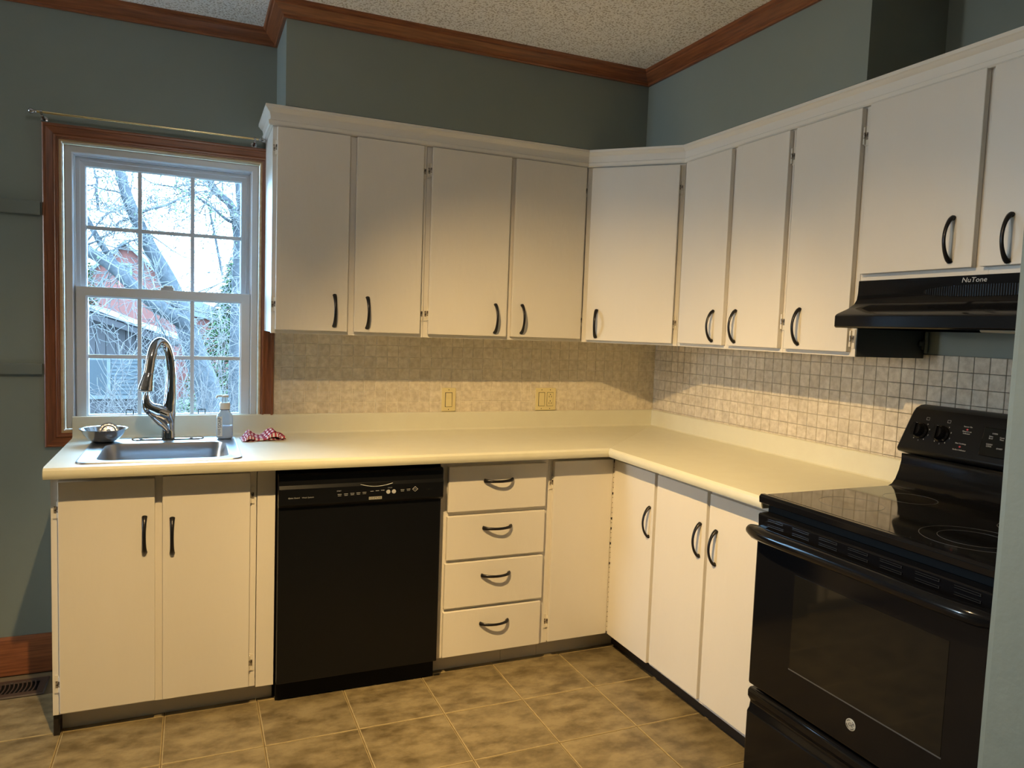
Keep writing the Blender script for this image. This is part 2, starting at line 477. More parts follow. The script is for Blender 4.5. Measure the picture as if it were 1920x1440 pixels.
# ================================================================== window_1
win = thing('window_1', 'white double-hung window with red-brown wood casing above the sink', 'window', (-2.325, 0.0, 0.9), kind='structure')
del win['category']
def ring(mb, x0, x1, z0, z1, prof):
    """prof: (inset, y); mitred frame"""
    ls = []
    for d, y in prof:
        ls.append([(x0+d, y, z0+d), (x1-d, y, z0+d), (x1-d, y, z1-d), (x0+d, y, z1-d)])
    R = [[mb.bm.verts.new(p) for p in l] for l in ls]
    for a, b in zip(R, R[1:]):
        for i in range(4):
            j = (i+1) % 4; mb.face([a[i], a[j], b[j], b[i]])
    return mb
CPF = [(0, 0.0), (0, -0.016), (0.004, -0.0187), (0.010, -0.0187), (0.012, -0.014), (0.034, -0.012), (0.040, -0.017), (0.046, -0.017), (0.048, -0.012), (0.0525, -0.012), (0.0525, 0.002)]
cx0, cx1, cz0, cz1 = -2.739, -1.912, 0.880, 2.090
for side_ in range(4):
    ls = []
    for d, y in CPF:
        q = [(cx0+d, y, cz0+d), (cx1-d, y, cz0+d), (cx1-d, y, cz1-d), (cx0+d, y, cz1-d)]
        ls.append((q[side_], q[(side_+1) % 4]))
    mb_ = MB(); mb_.loops([[a for a, b in ls], [b for a, b in ls]])
    mb_.obj('casing', WOODH if side_ % 2 == 0 else WOOD, win, smooth=25)
ring(MB(), -2.690, -1.960, 0.930, 2.042, [(0, -0.004), (0.010, -0.004), (0.012, 0.0), (0.012, 0.06)]).obj('jamb', WOODR, win)
ring(MB(), -2.6745, -1.9745, 0.945, 2.026, [(0, 0.04), (0, 0.022), (0.005, 0.018), (0.026, 0.018), (0.029, 0.022), (0.029, 0.050), (0.033, 0.052), (0.033, 0.12)]).obj('frame', VINYL, win, bevel=0.0012)
# upper sash
ring(MB(), -2.642, -2.007, 1.455, 1.994, [(0, 0.095), (0, 0.066), (0.014, 0.066), (0.016, 0.070), (0.032, 0.072), (0.036, 0.080), (0.036, 0.095)]).obj('upper_sash', VINYL, win, bevel=0.001)
ring(MB(), -2.640, -2.004, 0.956, 1.497, [(0, 0.060), (0, 0.030), (0.003, 0.027), (0.034, 0.027), (0.041, 0.036), (0.041, 0.060)]).obj('lower_sash', VINYL, win, bevel=0.001)
def muntin(x0, x1, z0, z1, y):
    return MB().box(x0, x1, y-0.004, y+0.004, z0, z1)
for nm, y, z0, z1, zm in (('u', 0.082, 1.488, 1.960, 1.7275), ('l', 0.046, 0.994, 1.458, 1.226)):
    for x in (-2.4205, -2.2275):
        muntin(x-0.0075, x+0.0075, z0, z1, y).obj('muntin', VINYL, win, bevel=0.001)
    for a, b in ((-2.606, -2.428), (-2.413, -2.235), (-2.220, -2.042)):
        muntin(a, b, zm-0.0075, zm+0.0075, y).obj('muntin', VINYL, win, bevel=0.001)
    xs = [-2.609, -2.4205, -2.2275, -2.040]; zs = [z0, zm, z1]
    for i in range(3):
        for j in range(2):
            bx('pane', GLASS, win, xs[i], xs[i+1], y+0.006, y+0.009, zs[j], zs[j+1])
MB().box(-2.345, -2.295, 0.030, 0.062, 1.497, 1.508).box(-2.335, -2.300, 0.020, 0.040, 1.508, 1.516).obj('sash_lock', VINYL, win, bevel=0.003)
for x in (-2.455, -2.190):
    MB().tube([(x-0.013, 0.026, 0.998), (x-0.013, 0.020, 1.016), (x+0.013, 0.020, 1.016), (x+0.013, 0.026, 0.998)], 0.0022, 6).obj('sash_lift', HANDLE, win, label='dark sash lift')

# ================================================================== worktop
CT = 0.914
wt = thing('worktop', 'L-shaped almond laminate worktop with upstand and rounded front edge', 'worktop', (-1.3, -0.3, 0.876))
FULL = [(0.0005, 0.877), (0.0005, 0.9955), (0.004, 0.9965), (0.015, 0.9965), (0.019, 0.993), (0.020, 0.988), (0.020, 0.927), (0.022, 0.919), (0.027, 0.915), (0.034, CT), (0.620, CT), (0.632, 0.912), (0.640, 0.905), (0.643, 0.895), (0.641, 0.884), (0.637, 0.877)]
REAR = [p for p in FULL if p[0] < 0.05] + [(0.125, CT), (0.125, 0.877)]
FRONT = [(0.566, 0.877), (0.566, CT)] + [p for p in FULL if p[0] > 0.5]
XC = -2.648
s1 = MB()
def span(mb, x0, x1, prof):
    mb.loops([[(x0, -o, z) for o, z in prof], [(x1, -o, z) for o, z in prof]])
span(s1, XC, -2.548, FULL); span(s1, -2.548, -2.093, REAR); span(s1, -2.548, -2.093, FRONT)
ls = sweep([(-2.093, 0), (0, 0), (0, -1.5435)], FULL, '', None)
s1.loops(ls[0])
s1.obj('counter_section', COUNTER, wt, smooth=30)
g = [[(x, y-0.0008 if True else y, z) for x, y, z in l] for l in ls[1]]
MB().loops(g).obj('counter_section', COUNTER, wt, smooth=30)

# ================================================================== cabinet hardware
def pull_mesh():
    m = MB(); pts = []; rad = []
    n = 22; Lh = 0.0605
    for k in range(n+1):
        t = -1 + 2*k/n
        pts.append((0, -0.0300*max(0, 1-t*t)**0.72 - 0.001, Lh*t))
        rad.append(0.0043 + 0.0026*abs(t)**3)
    m.tube(pts, rad, 8, flat=(0.85, 1.25), up=(1, 0, 0))
    for sgn in (-1, 1):
        m.lathe([(0.0062, 0.001), (0.0072, -0.003), (0.0050, -0.007)], (0, 0, sgn*0.0575), 10, axis='y')
    me = m.mesh('handle')
    me.polygons.foreach_set('use_smooth', [True]*len(me.polygons)); me.set_sharp_from_angle(angle=math.radians(50))
    return me
PULL = pull_mesh(); PULL.materials.append(HANDLE)
def hinge_mesh():
    m = MB()
    m.box(-0.011, 0.004, -0.0025, 0.0, -0.030, 0.030)
    m.tube([(0.003, -0.006, -0.026), (0.003, -0.006, -0.009)], 0.0042, 8)
    m.tube([(0.003, -0.006, 0.011), (0.003, -0.006, 0.026)], 0.0042, 8)
    m.mi = 1
    m.tube([(0.003, -0.006, -0.009), (0.003, -0.006, 0.011)], 0.0040, 8)
    m.box(-0.009, -0.002, -0.0032, -0.0024, -0.012, 0.010)
    return m.mesh('hinge')
HINGE = hinge_mesh()
for m_ in (HINGEP, HINGED): HINGE.materials.append(m_)
FLIP = Matrix.Diagonal((-1, 1, 1, 1))
def flip_mesh(me):
    c = me.copy(); c.transform(FLIP); c.flip_normals(); return c
HINGEF = flip_mesh(HINGE)

def add_door(t, x0, x1, z0, z1, hx=None, hz=None, hinge=None, hz2=(), horiz=False, name='door', th=0.019, y0=0.0):
    """local cabinet space: x to the right, -y towards the room"""
    d = bx(name, PAINT, t, x0, x1, y0-th-0.001, y0-0.001, z0, z1, bevel=0.0022, local=True)
    if hx is not None:
        m = Matrix.Translation((hx, y0-th-0.001, hz))
        if horiz: m = m @ Matrix.Rotation(PI/2, 4, 'Y')
        link('handle', PULL, None, d, m)
    if hinge:
        for z in hz2:
            link('hinge', HINGE if hinge == 'L' else HINGEF, None, t, Matrix.Translation(((x0-0.004) if hinge == 'L' else (x1+0.004), y0-0.001, z)))
    return d
def frame(t, stiles, rails, z0, z1, y0=0.0, mat_=None):
    """one welded outline: stiles full height, rails only between neighbouring stiles; rails = [(za, zb) ...] or (x0, x1, za, zb)"""
    st = sorted(stiles); m = MB()
    for a, b in st: m.box(a, b, y0, y0+0.019, z0, z1)
    zs = sorted({(r[-2], r[-1]) for r in rails})
    for (a, b), (c, d) in zip(st, st[1:]):
        for za, zb in zs: m.box(b-0.0002, c+0.0002, y0+0.0004, y0+0.0186, za, zb)
    return m.obj('face_frame', mat_ or PAINT, t, local=True)

# ---------------- wall cabinets, back run
ZU0, ZU1 = 1.344, 2.188
DZ0, DZ1 = 1.358, 2.113
def wall_cab(label, loc, rz, w, doors, z0=ZU0, depth=0.305, side=None, dz=(DZ0, DZ1), stiles=(), sidemat=None):
    t = thing('wall_cabinet', label, 'cabinet', loc, rz)
    body = bx('body', PAINT, t, 0.001, w-0.001, 0.020, depth, z0+0.004, 2.187, local=True)
    st = [(0.0006, 0.022), (w-0.022, w-0.0006)] + list(stiles)
    frame(t, st, [(0.0228, w-0.0228, z0, z0+0.035), (0.0228, w-0.0228, 2.09, ZU1)], z0, ZU1)
    for d in doors: add_door(t, d[0], d[1], dz[0], dz[1], d[2], d[3], d[4], d[5])
    return t
x0 = -1.953
wall_cab('white two-door wall cabinet next to the window, over the sink end of the counter', (x0, -0.307, 0), 0, 0.5985,
         [(-1.938-x0, -1.667-x0, -1.718-x0, 1.438, 'L', (2.037, 1.454)), (-1.641-x0, -1.3715-x0, -1.589-x0, 1.435, 'R', (2.016, 1.441))], stiles=[(0.272, 0.326)])
x0 = -1.3543
wall_cab('white two-door wall cabinet above the light switch and outlet, left of the angled corner cabinet', (x0, -0.307, 0), 0, 0.7415,
         [(-1.336-x0, -0.9885-x0, -1.042-x0, 1.4325, 'L', (2.021, 1.442)), (-0.9665-x0, -0.627-x0, -0.918-x0, 1.435, 'R', (2.017, 1.443))], stiles=[(0.350, 0.404)])
# corner
t = thing('wall_cabinet', 'angled corner wall cabinet with a single door set across the corner', 'cabinet', (-0.612, -0.307, 0), -PI/4)
k = 0.014
MB().prism([(-0.002, -0.002), (-0.611, -0.002), (-0.611, -0.307-k+0.012), (-0.612+0.02, -0.307-k), (-0.307-k, -0.612+0.02), (-0.307-k+0.012, -0.611), (-0.002, -0.611)], 'z', ZU0+0.004, 2.187).obj('body', PAINT, t)
wd = 0.305*math.sqrt(2)
frame(t, [(0.002, 0.030), (wd-0.030, wd-0.002)], [(0.0305, wd-0.0305, ZU0, ZU0+0.03), (0.0305, wd-0.0305, 2.09, ZU1)], ZU0, ZU1)
add_door(t, 0.026, wd-0.022, 1.354, 2.110, 0.072, 1.428, 'R', (2.016, 1.443))
# right run
y0 = -0.612
def ry(y): return y0 - y
wall_cab('narrow white two-door wall cabinet on the right wall next to the angled corner cabinet', (-0.307, y0, 0), -PI/2, 0.6255,
         [(ry(-0.642), ry(-0.926), ry(-0.868), 1.432, None, ()), (ry(-0.957), ry(-1.228), ry(-1.0015), 1.4325, 'R', (2.025, 1.452))], stiles=[(0.300, 0.360)])
y0 = -1.2375
t = wall_cab('single-door white wall cabinet just left of the range hood', (-0.307, y0, 0), -PI/2, 0.3125,
         [(ry(-1.2585), ry(-1.532), ry(-1.326), 1.4355, 'R', (2.028, 1.40))])
bx('end_panel', DARKP, t, -0.307, -0.001, -1.5545, -1.550, ZU0, 1.579, label='dark painted end panel')
y0 = -1.5505
wall_cab('short two-door white wall cabinet above the black range hood', (-0.307, y0, 0), -PI/2, 0.764,
         [(ry(-1.561), ry(-1.924), ry(-1.862), 1.6785, 'L', (2.034, 1.682)), (ry(-1.945), ry(-2.303), ry(-2.020), 1.668, None, ())], z0=1.581, dz=(1.6005, 2.116), stiles=[(0.360, 0.408)])

# ---------------- base cabinets
YB = -0.545
ZB0, ZB1 = 0.075, 0.8755
# sink base
x0 = -2.642
t = thing('base_cabinet', 'white two-door sink cabinet at the window end, with scuffed chipped paint', 'cabinet', (x0, YB, 0), 0)
w = 0.690
m = MB()
m.box(0.0, 0.018, 0.020, 0.540, ZB0, ZB1); m.box(w-0.018, w, 0.020, 0.54, ZB0, ZB1); m.box(0.0, 0.018, 0.068, 0.540, 0.0, ZB0); m.box(w-0.018, w, 0.068, 0.54, 0.0, ZB0)
m.box(0.018, w-0.018, 0.020, 0.54, ZB0+0.005, ZB0+0.02); m.box(0.018, w-0.018, 0.522, 0.54, ZB0+0.02, ZB1)
m.obj('body', PAINT, t, local=True)
frame(t, [(0.0, 0.030), (0.285, 0.334), (0.595, 0.626)], [(0.0265, 0.2915, 0.825, ZB1), (0.3295, 0.5975, 0.825, ZB1), (0.0265, 0.2915, ZB0, ZB0+0.03), (0.3295, 0.5975, ZB0, ZB0+0.03)], ZB0, ZB1)
bx('filler_board', PAINT, t, 0.6285, w, -0.004, 0.016, 0.070, ZB1, bevel=0.0015, local=True)
add_door(t, -2.620-x0, -2.340-x0, 0.085, 0.853, -2.3705-x0, 0.665, 'L', (0.762, 0.181))
add_door(t, -2.317-x0, -2.038-x0, 0.083, 0.858, -2.2865-x0, 0.655, 'R', (0.775, 0.165))
bx('toe_board', TOEB, t, 0.019, w, 0.052, 0.066, 0.0, ZB0-0.001, local=True)
bx('toe_strip', TOED, t, 0.0, 0.018, 0.010, 0.066, 0.0, ZB0-0.001, local=True, label='dark bare wood toe post')
# drawer unit
x0 = -1.3345
t = thing('base_cabinet', 'white four-drawer base cabinet between the dishwasher and the corner', 'cabinet', (x0, YB, 0), 0)
w = 0.4665
bx('body', PAINT, t, 0.001, w-0.001, 0.020, 0.54, ZB0+0.005, ZB1, local=True)
frame(t, [(0.0, 0.030), (w-0.036, w)], [(0.0305, w-0.0365, a, b) for a, b in ((ZB0, 0.10), (0.245, 0.295), (0.44, 0.49), (0.63, 0.69), (0.82, ZB1))], ZB0, ZB1)
for (xa, xb, za, zb, hz) in ((-1.3075, -0.8845, 0.667, 0.848, 0.787), (-1.3085, -0.885, 0.475, 0.650, 0.596), (-1.3125, -0.886, 0.279, 0.461, 0.402), (-1.3135, -0.889, 0.081, 0.265, 0.2035)):
    add_door(t, xa-x0, xb-x0, za, zb, -1.0975-x0, hz, horiz=True, name='drawer', th=0.018)
bx('toe_board', TOEB, t, 0.0, 0.30, 0.052, 0.066, 0.0, ZB0-0.001, local=True)
bx('toe_board', TOEB, t, 0.301, w, 0.052, 0.066, 0.0, ZB0-0.001, local=True)
# corner base
t = thing('base_cabinet', 'white corner base cabinet with a folding door on a long piano hinge', 'cabinet', (-0.868, YB, 0), 0)
MB().prism([(-0.867, -0.002), (-0.867, YB+0.020), (YB+0.020, YB+0.020), (YB+0.020, -0.877), (-0.002, -0.877), (-0.002, -0.002)], 'z', ZB0+0.005, ZB1).obj('body', PAINT, t)
bx('face_frame', PAINT, t, -0.8675, -0.846, YB, YB+0.019, ZB0, ZB1, bevel=0.0012)
bx('face_frame', PAINT, t, YB, YB+0.019, -0.8775, -0.868, ZB0, ZB1, bevel=0.0012)
def door_w(t, a, side, hpos=None):
    x0_, x1_, y0_, y1_, z0_, z1_ = a
    d = bx('door', PAINT, t, x0_, x1_, y0_, y1_, z0_, z1_, bevel=0.0022)
    if hpos:
        link('handle', PULL, None, d, MW[d.name].inverted() @ Matrix.Translation(hpos) @ R90)
    return d
door_w(t, (-0.849, -0.568, YB-0.020, YB-0.001, 0.084, 0.852), 'B')
door_w(t, (YB-0.020, YB-0.001, -0.871, -0.568, 0.084, 0.849), 'R', (YB-0.020, -0.848, 0.651))
for z in (0.763, 0.170):
    link('hinge', HINGE, None, t, MW[t.name].inverted() @ Matrix.Translation((-0.853, YB-0.001, z)))
m = MB(); nk = 34
for q in range(nk):
    za = 0.095 + (0.840-0.095)*q/nk; zb = za + (0.745/nk)*(0.86 if random.random() < .8 else .5)
    m.tube([(YB-0.0195, YB-0.0195, za), (YB-0.0195, YB-0.0195, zb)], 0.0030, 6)
m.obj('piano_hinge', [HINGEP], t, smooth=40)
MB().tube([(YB-0.0185, YB-0.0185, 0.084), (YB-0.0185, YB-0.0185, 0.850)], 0.0018, 5).obj('hinge_pin', [SLOT], t)
bx('toe_board', TOEB, t, -0.867, -0.494, -0.493, -0.479, 0.0, ZB0-0.001)
bx('toe_strip', TOED, t, -0.493, -0.479, -0.877, -0.494, 0.0, ZB0-0.001, label='toe strip with shade in its colour')  # darkened for the shade under the corner cabinet
# right base
y0 = -0.8785
t = thing('base_cabinet', 'white two-door base cabinet between the corner and the stove', 'cabinet', (YB, y0, 0), -PI/2)
w = 0.662
bx('body', PAINT, t, 0.001, w-0.001, 0.020, 0.54, ZB0+0.005, ZB1, local=True)
frame(t, [(0.0, 0.030), (0.295, 0.350), (w-0.03, w)], [(0.0165, 0.2995, 0.825, ZB1), (0.3455, w-0.0305, 0.825, ZB1), (0.0165, 0.2995, ZB0, ZB0+0.04), (0.3455, w-0.0305, ZB0, ZB0+0.04)], ZB0, ZB1)
add_door(t, ry(-0.890), ry(-1.194), 0.093, 0.848, ry(-1.165), 0.668)
add_door(t, ry(-1.2105), ry(-1.522), 0.096, 0.845, ry(-1.2535), 0.6645)
bx('toe_strip', TOED, t, 0.0, w, 0.052, 0.066, 0.0, ZB0-0.001, local=True, label='toe strip with shade in its colour')  # shade under the cabinet is put into the strip's colour

# ================================================================== dishwasher
t = thing('dishwasher', 'black built-in dishwasher between the sink cabinet and the drawers', 'dishwasher', (-1.643, -0.56, 0))
DX0, DX1 = -1.9485, -1.3375
bx('tub', BLACKM, t, DX0+0.004, DX1-0.004, -0.555, -0.03, 0.10, 0.868)
bx('door', BLACKS, t, DX0+0.003, DX1-0.006, -0.586, -0.556, 0.084, 0.738, bevel=0.004)
m = MB(); m.prism([(-0.556, 0.734), (-0.592, 0.732), (-0.603, 0.742), (-0.603, 0.800), (-0.597, 0.812), (-0.597, 0.846), (-0.590, 0.853), (-0.556, 0.853)], 'x', DX0+0.002, DX1-0.003)
cp = m.obj('control_panel', BLACKS, t, bevel=0.002)
bx('toe_panel', BLACKM, t, DX0+0.004, DX1-0.004, -0.535, -0.520, 0.003, 0.098)
for x in (DX0+0.03, DX1-0.03):
    MB().lathe([(0.014, 0.0), (0.014, 0.008), (0.006, 0.010), (0.006, 0.10)], (x, -0.50, 0.0), 12).obj('foot', BLACKM, t)
# pocket grip
m = MB()
arc = []
for q in range(13):
    a = -1+2*q/12; arc.append((-1.600+0.060*a, -0.6035, 0.796+0.010*a*a))
m.tube(arc, 0.0014, 6).obj('grip_lip', [GREYPR], cp)
m = MB(); ls_ = []
top = [(-1.600+0.060*(-1+2*q/12), 0.810) for q in range(13)]; bot = [(p[0], p[2]+0.0005) for p in arc]
poly = bot + top[::-1]
m.prism(poly, 'y', -0.6037, -0.5960).obj('grip_recess', BLACKM, cp)
for i, (px, pz, s_, w_) in enumerate(((-1.735, 0.770, 0, 0), (-1.712, 0.7705, 0, 0), (-1.689, 0.7715, 0, 0), (-1.667, 0.772, 0, 0), (-1.645, 0.773, 0, 0), (-1.502, 0.775, 0, 0), (-1.479, 0.776, 0, 0))):
    mm = MB(); mm.box(px-0.007, px+0.007, -0.6037, -0.6030, pz+0.0022, pz+0.0036); mm.box(px-0.006, px+0.006, -0.6037, -0.6030, pz-0.0030, pz-0.0018)
    mm.obj('button_print', GREYPR, cp)
for px, pz in ((-1.617, 0.778), (-1.597, 0.779), (-1.577, 0.780)):
    bx('button_print', GREYPR, cp, px-0.006, px+0.006, -0.6037, -0.6030, pz-0.0008, pz+0.0008)
for px in (-1.556, -1.535):
    MB().lathe([(0.0078, -0.6030), (0.0078, -0.6042), (0.0070, -0.6045)], (px, 0, 0.773), 18, axis='y').obj('dial_mark', GREYPR, cp)
mm = MB(); a_ = 0.0105
dm = [(-1.4535, 0.778+a_*0.85), (-1.4535+a_, 0.778), (-1.4535, 0.778-a_*0.85), (-1.4535-a_, 0.778), ]
mm.tube([(x, -0.6034, z) for x, z in dm+dm[:1]], 0.0009, 5).obj('start_mark', GREYPR, cp)
text('start_label', 'START', 0.0055, GREYPR, cp, face_mtx((-1.737, -0.6031, 0.785)))
text('start_label', 'START', 0.0045, GREYPR, cp, face_mtx((-1.4535, -0.6031, 0.778)))
text('panel_print', 'CYCLES', 0.005, GREYPR, cp, face_mtx((-1.550, -0.6031, 0.788)))
text('panel_print', 'Quiet Guard    Wash System', 0.0065, GREYPR, cp, face_mtx((-1.870, -0.6031, 0.768)), sx=1.15)
bg_ = bx('badge', BADGE, cp, -1.628, -1.580, -0.6038, -0.6030, 0.7475, 0.7575)
text('badge_lettering', 'KENMORE', 0.0088, BLACKM, cp, face_mtx((-1.604, -0.6038, 0.7525)), sx=1.12)

# ================================================================== stove
t = thing('stove', 'black freestanding electric stove with glass cooktop at the right', 'stove', (-0.34, -1.925, 0))
SY0, SY1 = -2.305, -1.5485
bx('body', BLACKG, t, -0.610, -0.015, SY0+0.003, SY1-0.003, 0.03, 0.895)
for x in (-0.56, -0.08):
    for y in (SY0+0.05, SY1-0.05):
        MB().lathe([(0.018, 0), (0.018, 0.012), (0.010, 0.014), (0.010, 0.031)], (x, y, 0), 12).obj('foot', BLACKM, t)
ck = MB()
ck.prism([(-0.648, 0.897), (-0.655, 0.900), (-0.657, 0.918), (-0.650, 0.925), (-0.636, 0.925), (-0.634, 0.9225), (-0.115, 0.9225), (-0.112, 0.925), (-0.02, 0.925), (-0.02, 0.897)], 'y', SY0, SY1)
cook = ck.obj('cooktop_frame', BLACKG, t, bevel=0.0025)
gl = bx('cooktop_glass', GLASSK, t, -0.634, -0.114, SY0+0.014, SY1-0.014, 0.9222, 0.9252)
def ring_mark(cx, cy, r, par):
    m = MB(); n = 56
    ls = [[(cx+rr*math.cos(2*PI*k/n), cy+rr*math.sin(2*PI*k/n), zz) for k in range(n)] for rr, zz in ((r-0.0016, 0.9252), (r-0.0016, 0.9255), (r, 0.9255), (r, 0.9252))]
    m.loops(ls, cap0=False, cap1=False).obj('burner_ring', RINGG, par)
for cx, cy, rs in ((-0.475, -1.725, (0.088,)), (-0.235, -1.725, (0.075,)), (-0.480, -2.095, (0.118, 0.078)), (-0.235, -2.095, (0.088, 0.06))):
    for r in rs: ring_mark(cx, cy, r, gl)
# front trim with air slots
tr2 = MB().prism([(-0.612, 0.822), (-0.655, 0.822), (-0.658, 0.864), (-0.654, 0.868), (-0.625, 0.870), (-0.612, 0.870)], 'y', SY0+0.004, SY1-0.004).obj('vent_trim', BLACKG, t, bevel=0.001)
bx('shadow_gap_rail', BLACKM, t, -0.622, -0.612, SY0+0.006, SY1-0.006, 0.8705, 0.896)
m = MB()
for q in range(7):
    ya = SY1-0.045-q*0.098
    for z in (0.856, 0.840):
        xf = -0.6555-0.003*(z-0.822)/0.042; m.box(xf-0.0016, xf+0.001, ya-0.062, ya, z+0.0022, z+0.0030); m.box(xf-0.0016, xf+0.001, ya-0.062, ya, z-0.0030, z-0.0022); m.box(xf-0.0016, xf+0.001, ya-0.0615, ya-0.0600, z-0.0022, z+0.0022)
m.obj('vent_slots', SLOTG, tr2, kind='stuff')  # thin grey lines stand for glints along the slots
# door
dr = bx('door', BLACKG, t, -0.657, -0.614, SY0+0.002, SY1-0.002, 0.338, 0.818, bevel=0.006)
bx('window', OVENGL, dr, -0.6578, -0.6565, -2.180, -1.712, 0.455, 0.728)
m = MB(); m.box(-0.6582, -0.6568, -2.182, -1.710, 0.4515, 0.4548)
m.obj('window_edge', RINGG, dr)
hp = []
for q in range(25):
    u = -1+2*q/24; yy = -1.927-0.372*u
    out = -0.705 + (0.022*abs(u)**6); hp.append((out, yy, 0.822-0.002*u*u))
m = MB(); m.tube(hp, [0.0225 if abs(-1+2*q/24) < 0.99 else 0.017 for q in range(25)], 14, flat=(1.1, 0.95), up=(0, 0, 1))
for yy in (-1.927-0.345, -1.927+0.345):
    m.box(-0.700, -0.655, yy-0.014, yy+0.014, 0.806, 0.834)
m.obj('handle', BLACKG, dr, smooth=40)
# round emblem
lg = MB(); lg.lathe([(0.0155, -0.6568), (0.0155, -0.6585), (0.0140, -0.6590)], (0, -1.934, 0.404), 28, axis='x').obj('emblem', [BADGE], dr, smooth=30)
m = MB()
for a0 in range(4):
    aa = a0*PI/2+0.5
    m.tube([(-0.6592, -1.934+0.0118*math.cos(aa+0.16*k), 0.404+0.0118*math.sin(aa+0.16*k)) for k in range(7)], 0.0008, 5)
m.obj('emblem_scroll', BLACKM, dr)
text('emblem_letters', 'GE', 0.0135, BLACKM, dr, Matrix.Translation((-0.6589, -1.934, 0.404)) @ Matrix.Rotation(-PI/2, 4, 'Z') @ Matrix.Rotation(PI/2, 4, 'X'), shear=0.3)
# drawer
m = MB(); m.prism([(-0.614, 0.055), (-0.653, 0.055), (-0.657, 0.062), (-0.657, 0.252), (-0.650, 0.262), (-0.646, 0.282), (-0.653, 0.292), (-0.658, 0.300), (-0.658, 0.318), (-0.650, 0.327), (-0.614, 0.327)], 'y', SY0+0.003, SY1-0.003)
m.obj('drawer', BLACKG, t, bevel=0.004, smooth=25)
bx('kick_plate', BLACKM, t, -0.600, -0.585, SY0+0.01, SY1-0.01, 0.004, 0.053)
# backguard
m = MB(); m.prism([(-0.118, 0.925), (-0.104, 0.930), (-0.090, 0.945), (-0.076, 0.975), (-0.068, 1.005), (-0.068, 1.030), (-0.016, 1.030), (-0.016, 0.925)], 'y', SY0+0.004, SY1-0.004)
m.obj('backguard', BLACKG, t, smooth=40)
def bgprof(s_, q_):
    return
PNL = [(-0.060, 1.032), (-0.092, 1.040), (-0.098, 1.050), (-0.094, 1.064), (-0.066, 1.168), (-0.058, 1.184), (-0.040, 1.194), (-0.016, 1.196), (-0.016, 1.032)]
zr = 1.032
lp = []
for yy, ins in ((SY1-0.004, 0.0), (SY0+0.004, 0.0)):
    l = []
    for (x, z) in PNL:
        tpr = 0.0 if z < 1.06 else 0.030*(z-1.05)/0.14
        l.append((x, yy-tpr if yy > -1.9 else yy+tpr, z))
    lp.append(l)
pn = MB().loops(lp).obj('control_panel', BLACKS, t, bevel=0.006, smooth=30, seg=3)
sl = math.atan2(0.028, 0.104)              # the panel face leans back
nrm = Vector((-math.cos(sl), 0, math.sin(sl))); upv = Vector((math.sin(sl), 0, math.cos(sl)))
def on_panel(y, h):
    b = Vector((-0.094, y, 1.064)); return b + upv*h
def panel_mtx(y, h, off=0.0):
    p = on_panel(y, h) + nrm*off
    R = Matrix((Vector((0, -1, 0)), upv, nrm)).transposed().to_4x4()
    return Matrix.Translation(p) @ R
for y in (-1.624, -1.697, -2.16, -2.23):
    mtx = panel_mtx(y, 0.052, 0.0)
    m = MB(); m.lathe([(0.026, 0.0), (0.026, 0.006), (0.021, 0.010), (0.018, 0.026), (0.0165, 0.029)], (0, 0, 0), 24)
    m.box(-0.0045, 0.0045, -0.020, 0.020, 0.024, 0.036)
    me = m.mesh('knob'); me.transform(mtx); me.transform(MW[pn.name].inverted()); 
    kb = link('knob', me, BLACKG, pn)
    me.polygons.foreach_set('use_smooth', [True]*len(me.polygons)); me.set_sharp_from_angle(angle=math.radians(35))
    for k in range(9):
        a = math.radians(-140+ k*35)
        p = panel_mtx(y, 0.052, 0.0004)
        pm = p @ Matrix.Translation((0.031*math.cos(a-PI/2), 0.031*math.sin(a-PI/2), 0))
        text('dial_number', 'L23456789'[k] if k else 'H', 0.0065, GREYPR, pn, pm)
for y in (-1.640, -1.712):
    mm = MB(); c_ = panel_mtx(y, 0.094, 0.0005)
    mm.tube([c_ @ Vector(v_) for v_ in ((-0.005, -0.004, 0), (0.005, -0.004, 0), (0.005, 0.004, 0), (-0.005, 0.004, 0), (-0.005, -0.004, 0))], 0.0006, 4).obj('burner_symbol', GREYPR, pn)
text('panel_print', 'Sensor On', 0.0062, GREYPR, pn, panel_mtx(-1.775, 0.086, 0.0003))
text('panel_print', 'Element on\nIndicator', 0.0062, GREYPR, pn, panel_mtx(-1.775, 0.068, 0.0003))
text('panel_print', 'Hot Cooktop', 0.0062, GREYPR, pn, panel_mtx(-1.765, 0.032, 0.0003))
text('panel_print', 'Surface Indicator', 0.0062, GREYPR, pn, panel_mtx(-1.765, 0.012, 0.0003))
for h, yy in ((0.077, -1.775), (0.022, -1.765)):
    mm = MB(); mm.lathe([(0.003, 0), (0.003, 0.0012), (0.001, 0.0018)], (0, 0, 0), 10)
    me = mm.mesh('indicator'); me.transform(MW[pn.name].inverted() @ panel_mtx(yy, h, 0.0)); link('indicator', me, REDPR, pn)
mm = MB(); mm.box(-0.135, 0.135, -0.043, 0.043, 0.0, 0.004)
me = mm.mesh('display_panel'); me.transform(MW[pn.name].inverted() @ panel_mtx(-1.962, 0.050, 0.0)); dp = link('display_panel', me, GLASSK, pn)
b = dp.modifiers.new('edge', 'BEVEL'); b.width = 0.004; b.segments = 2
for yy, hh, s_ in ((-1.862, 0.076, 'OVEN'), (-1.853, 0.064, 'Bake\nBroil'), (-1.885, 0.064, 'Cook\nTime'), (-1.853, 0.040, 'CLEAN\nLOCK'), (-1.885, 0.034, 'START')):
    text('panel_print', s_, 0.006, GREYPR, pn, panel_mtx(yy, hh, 0.0042))

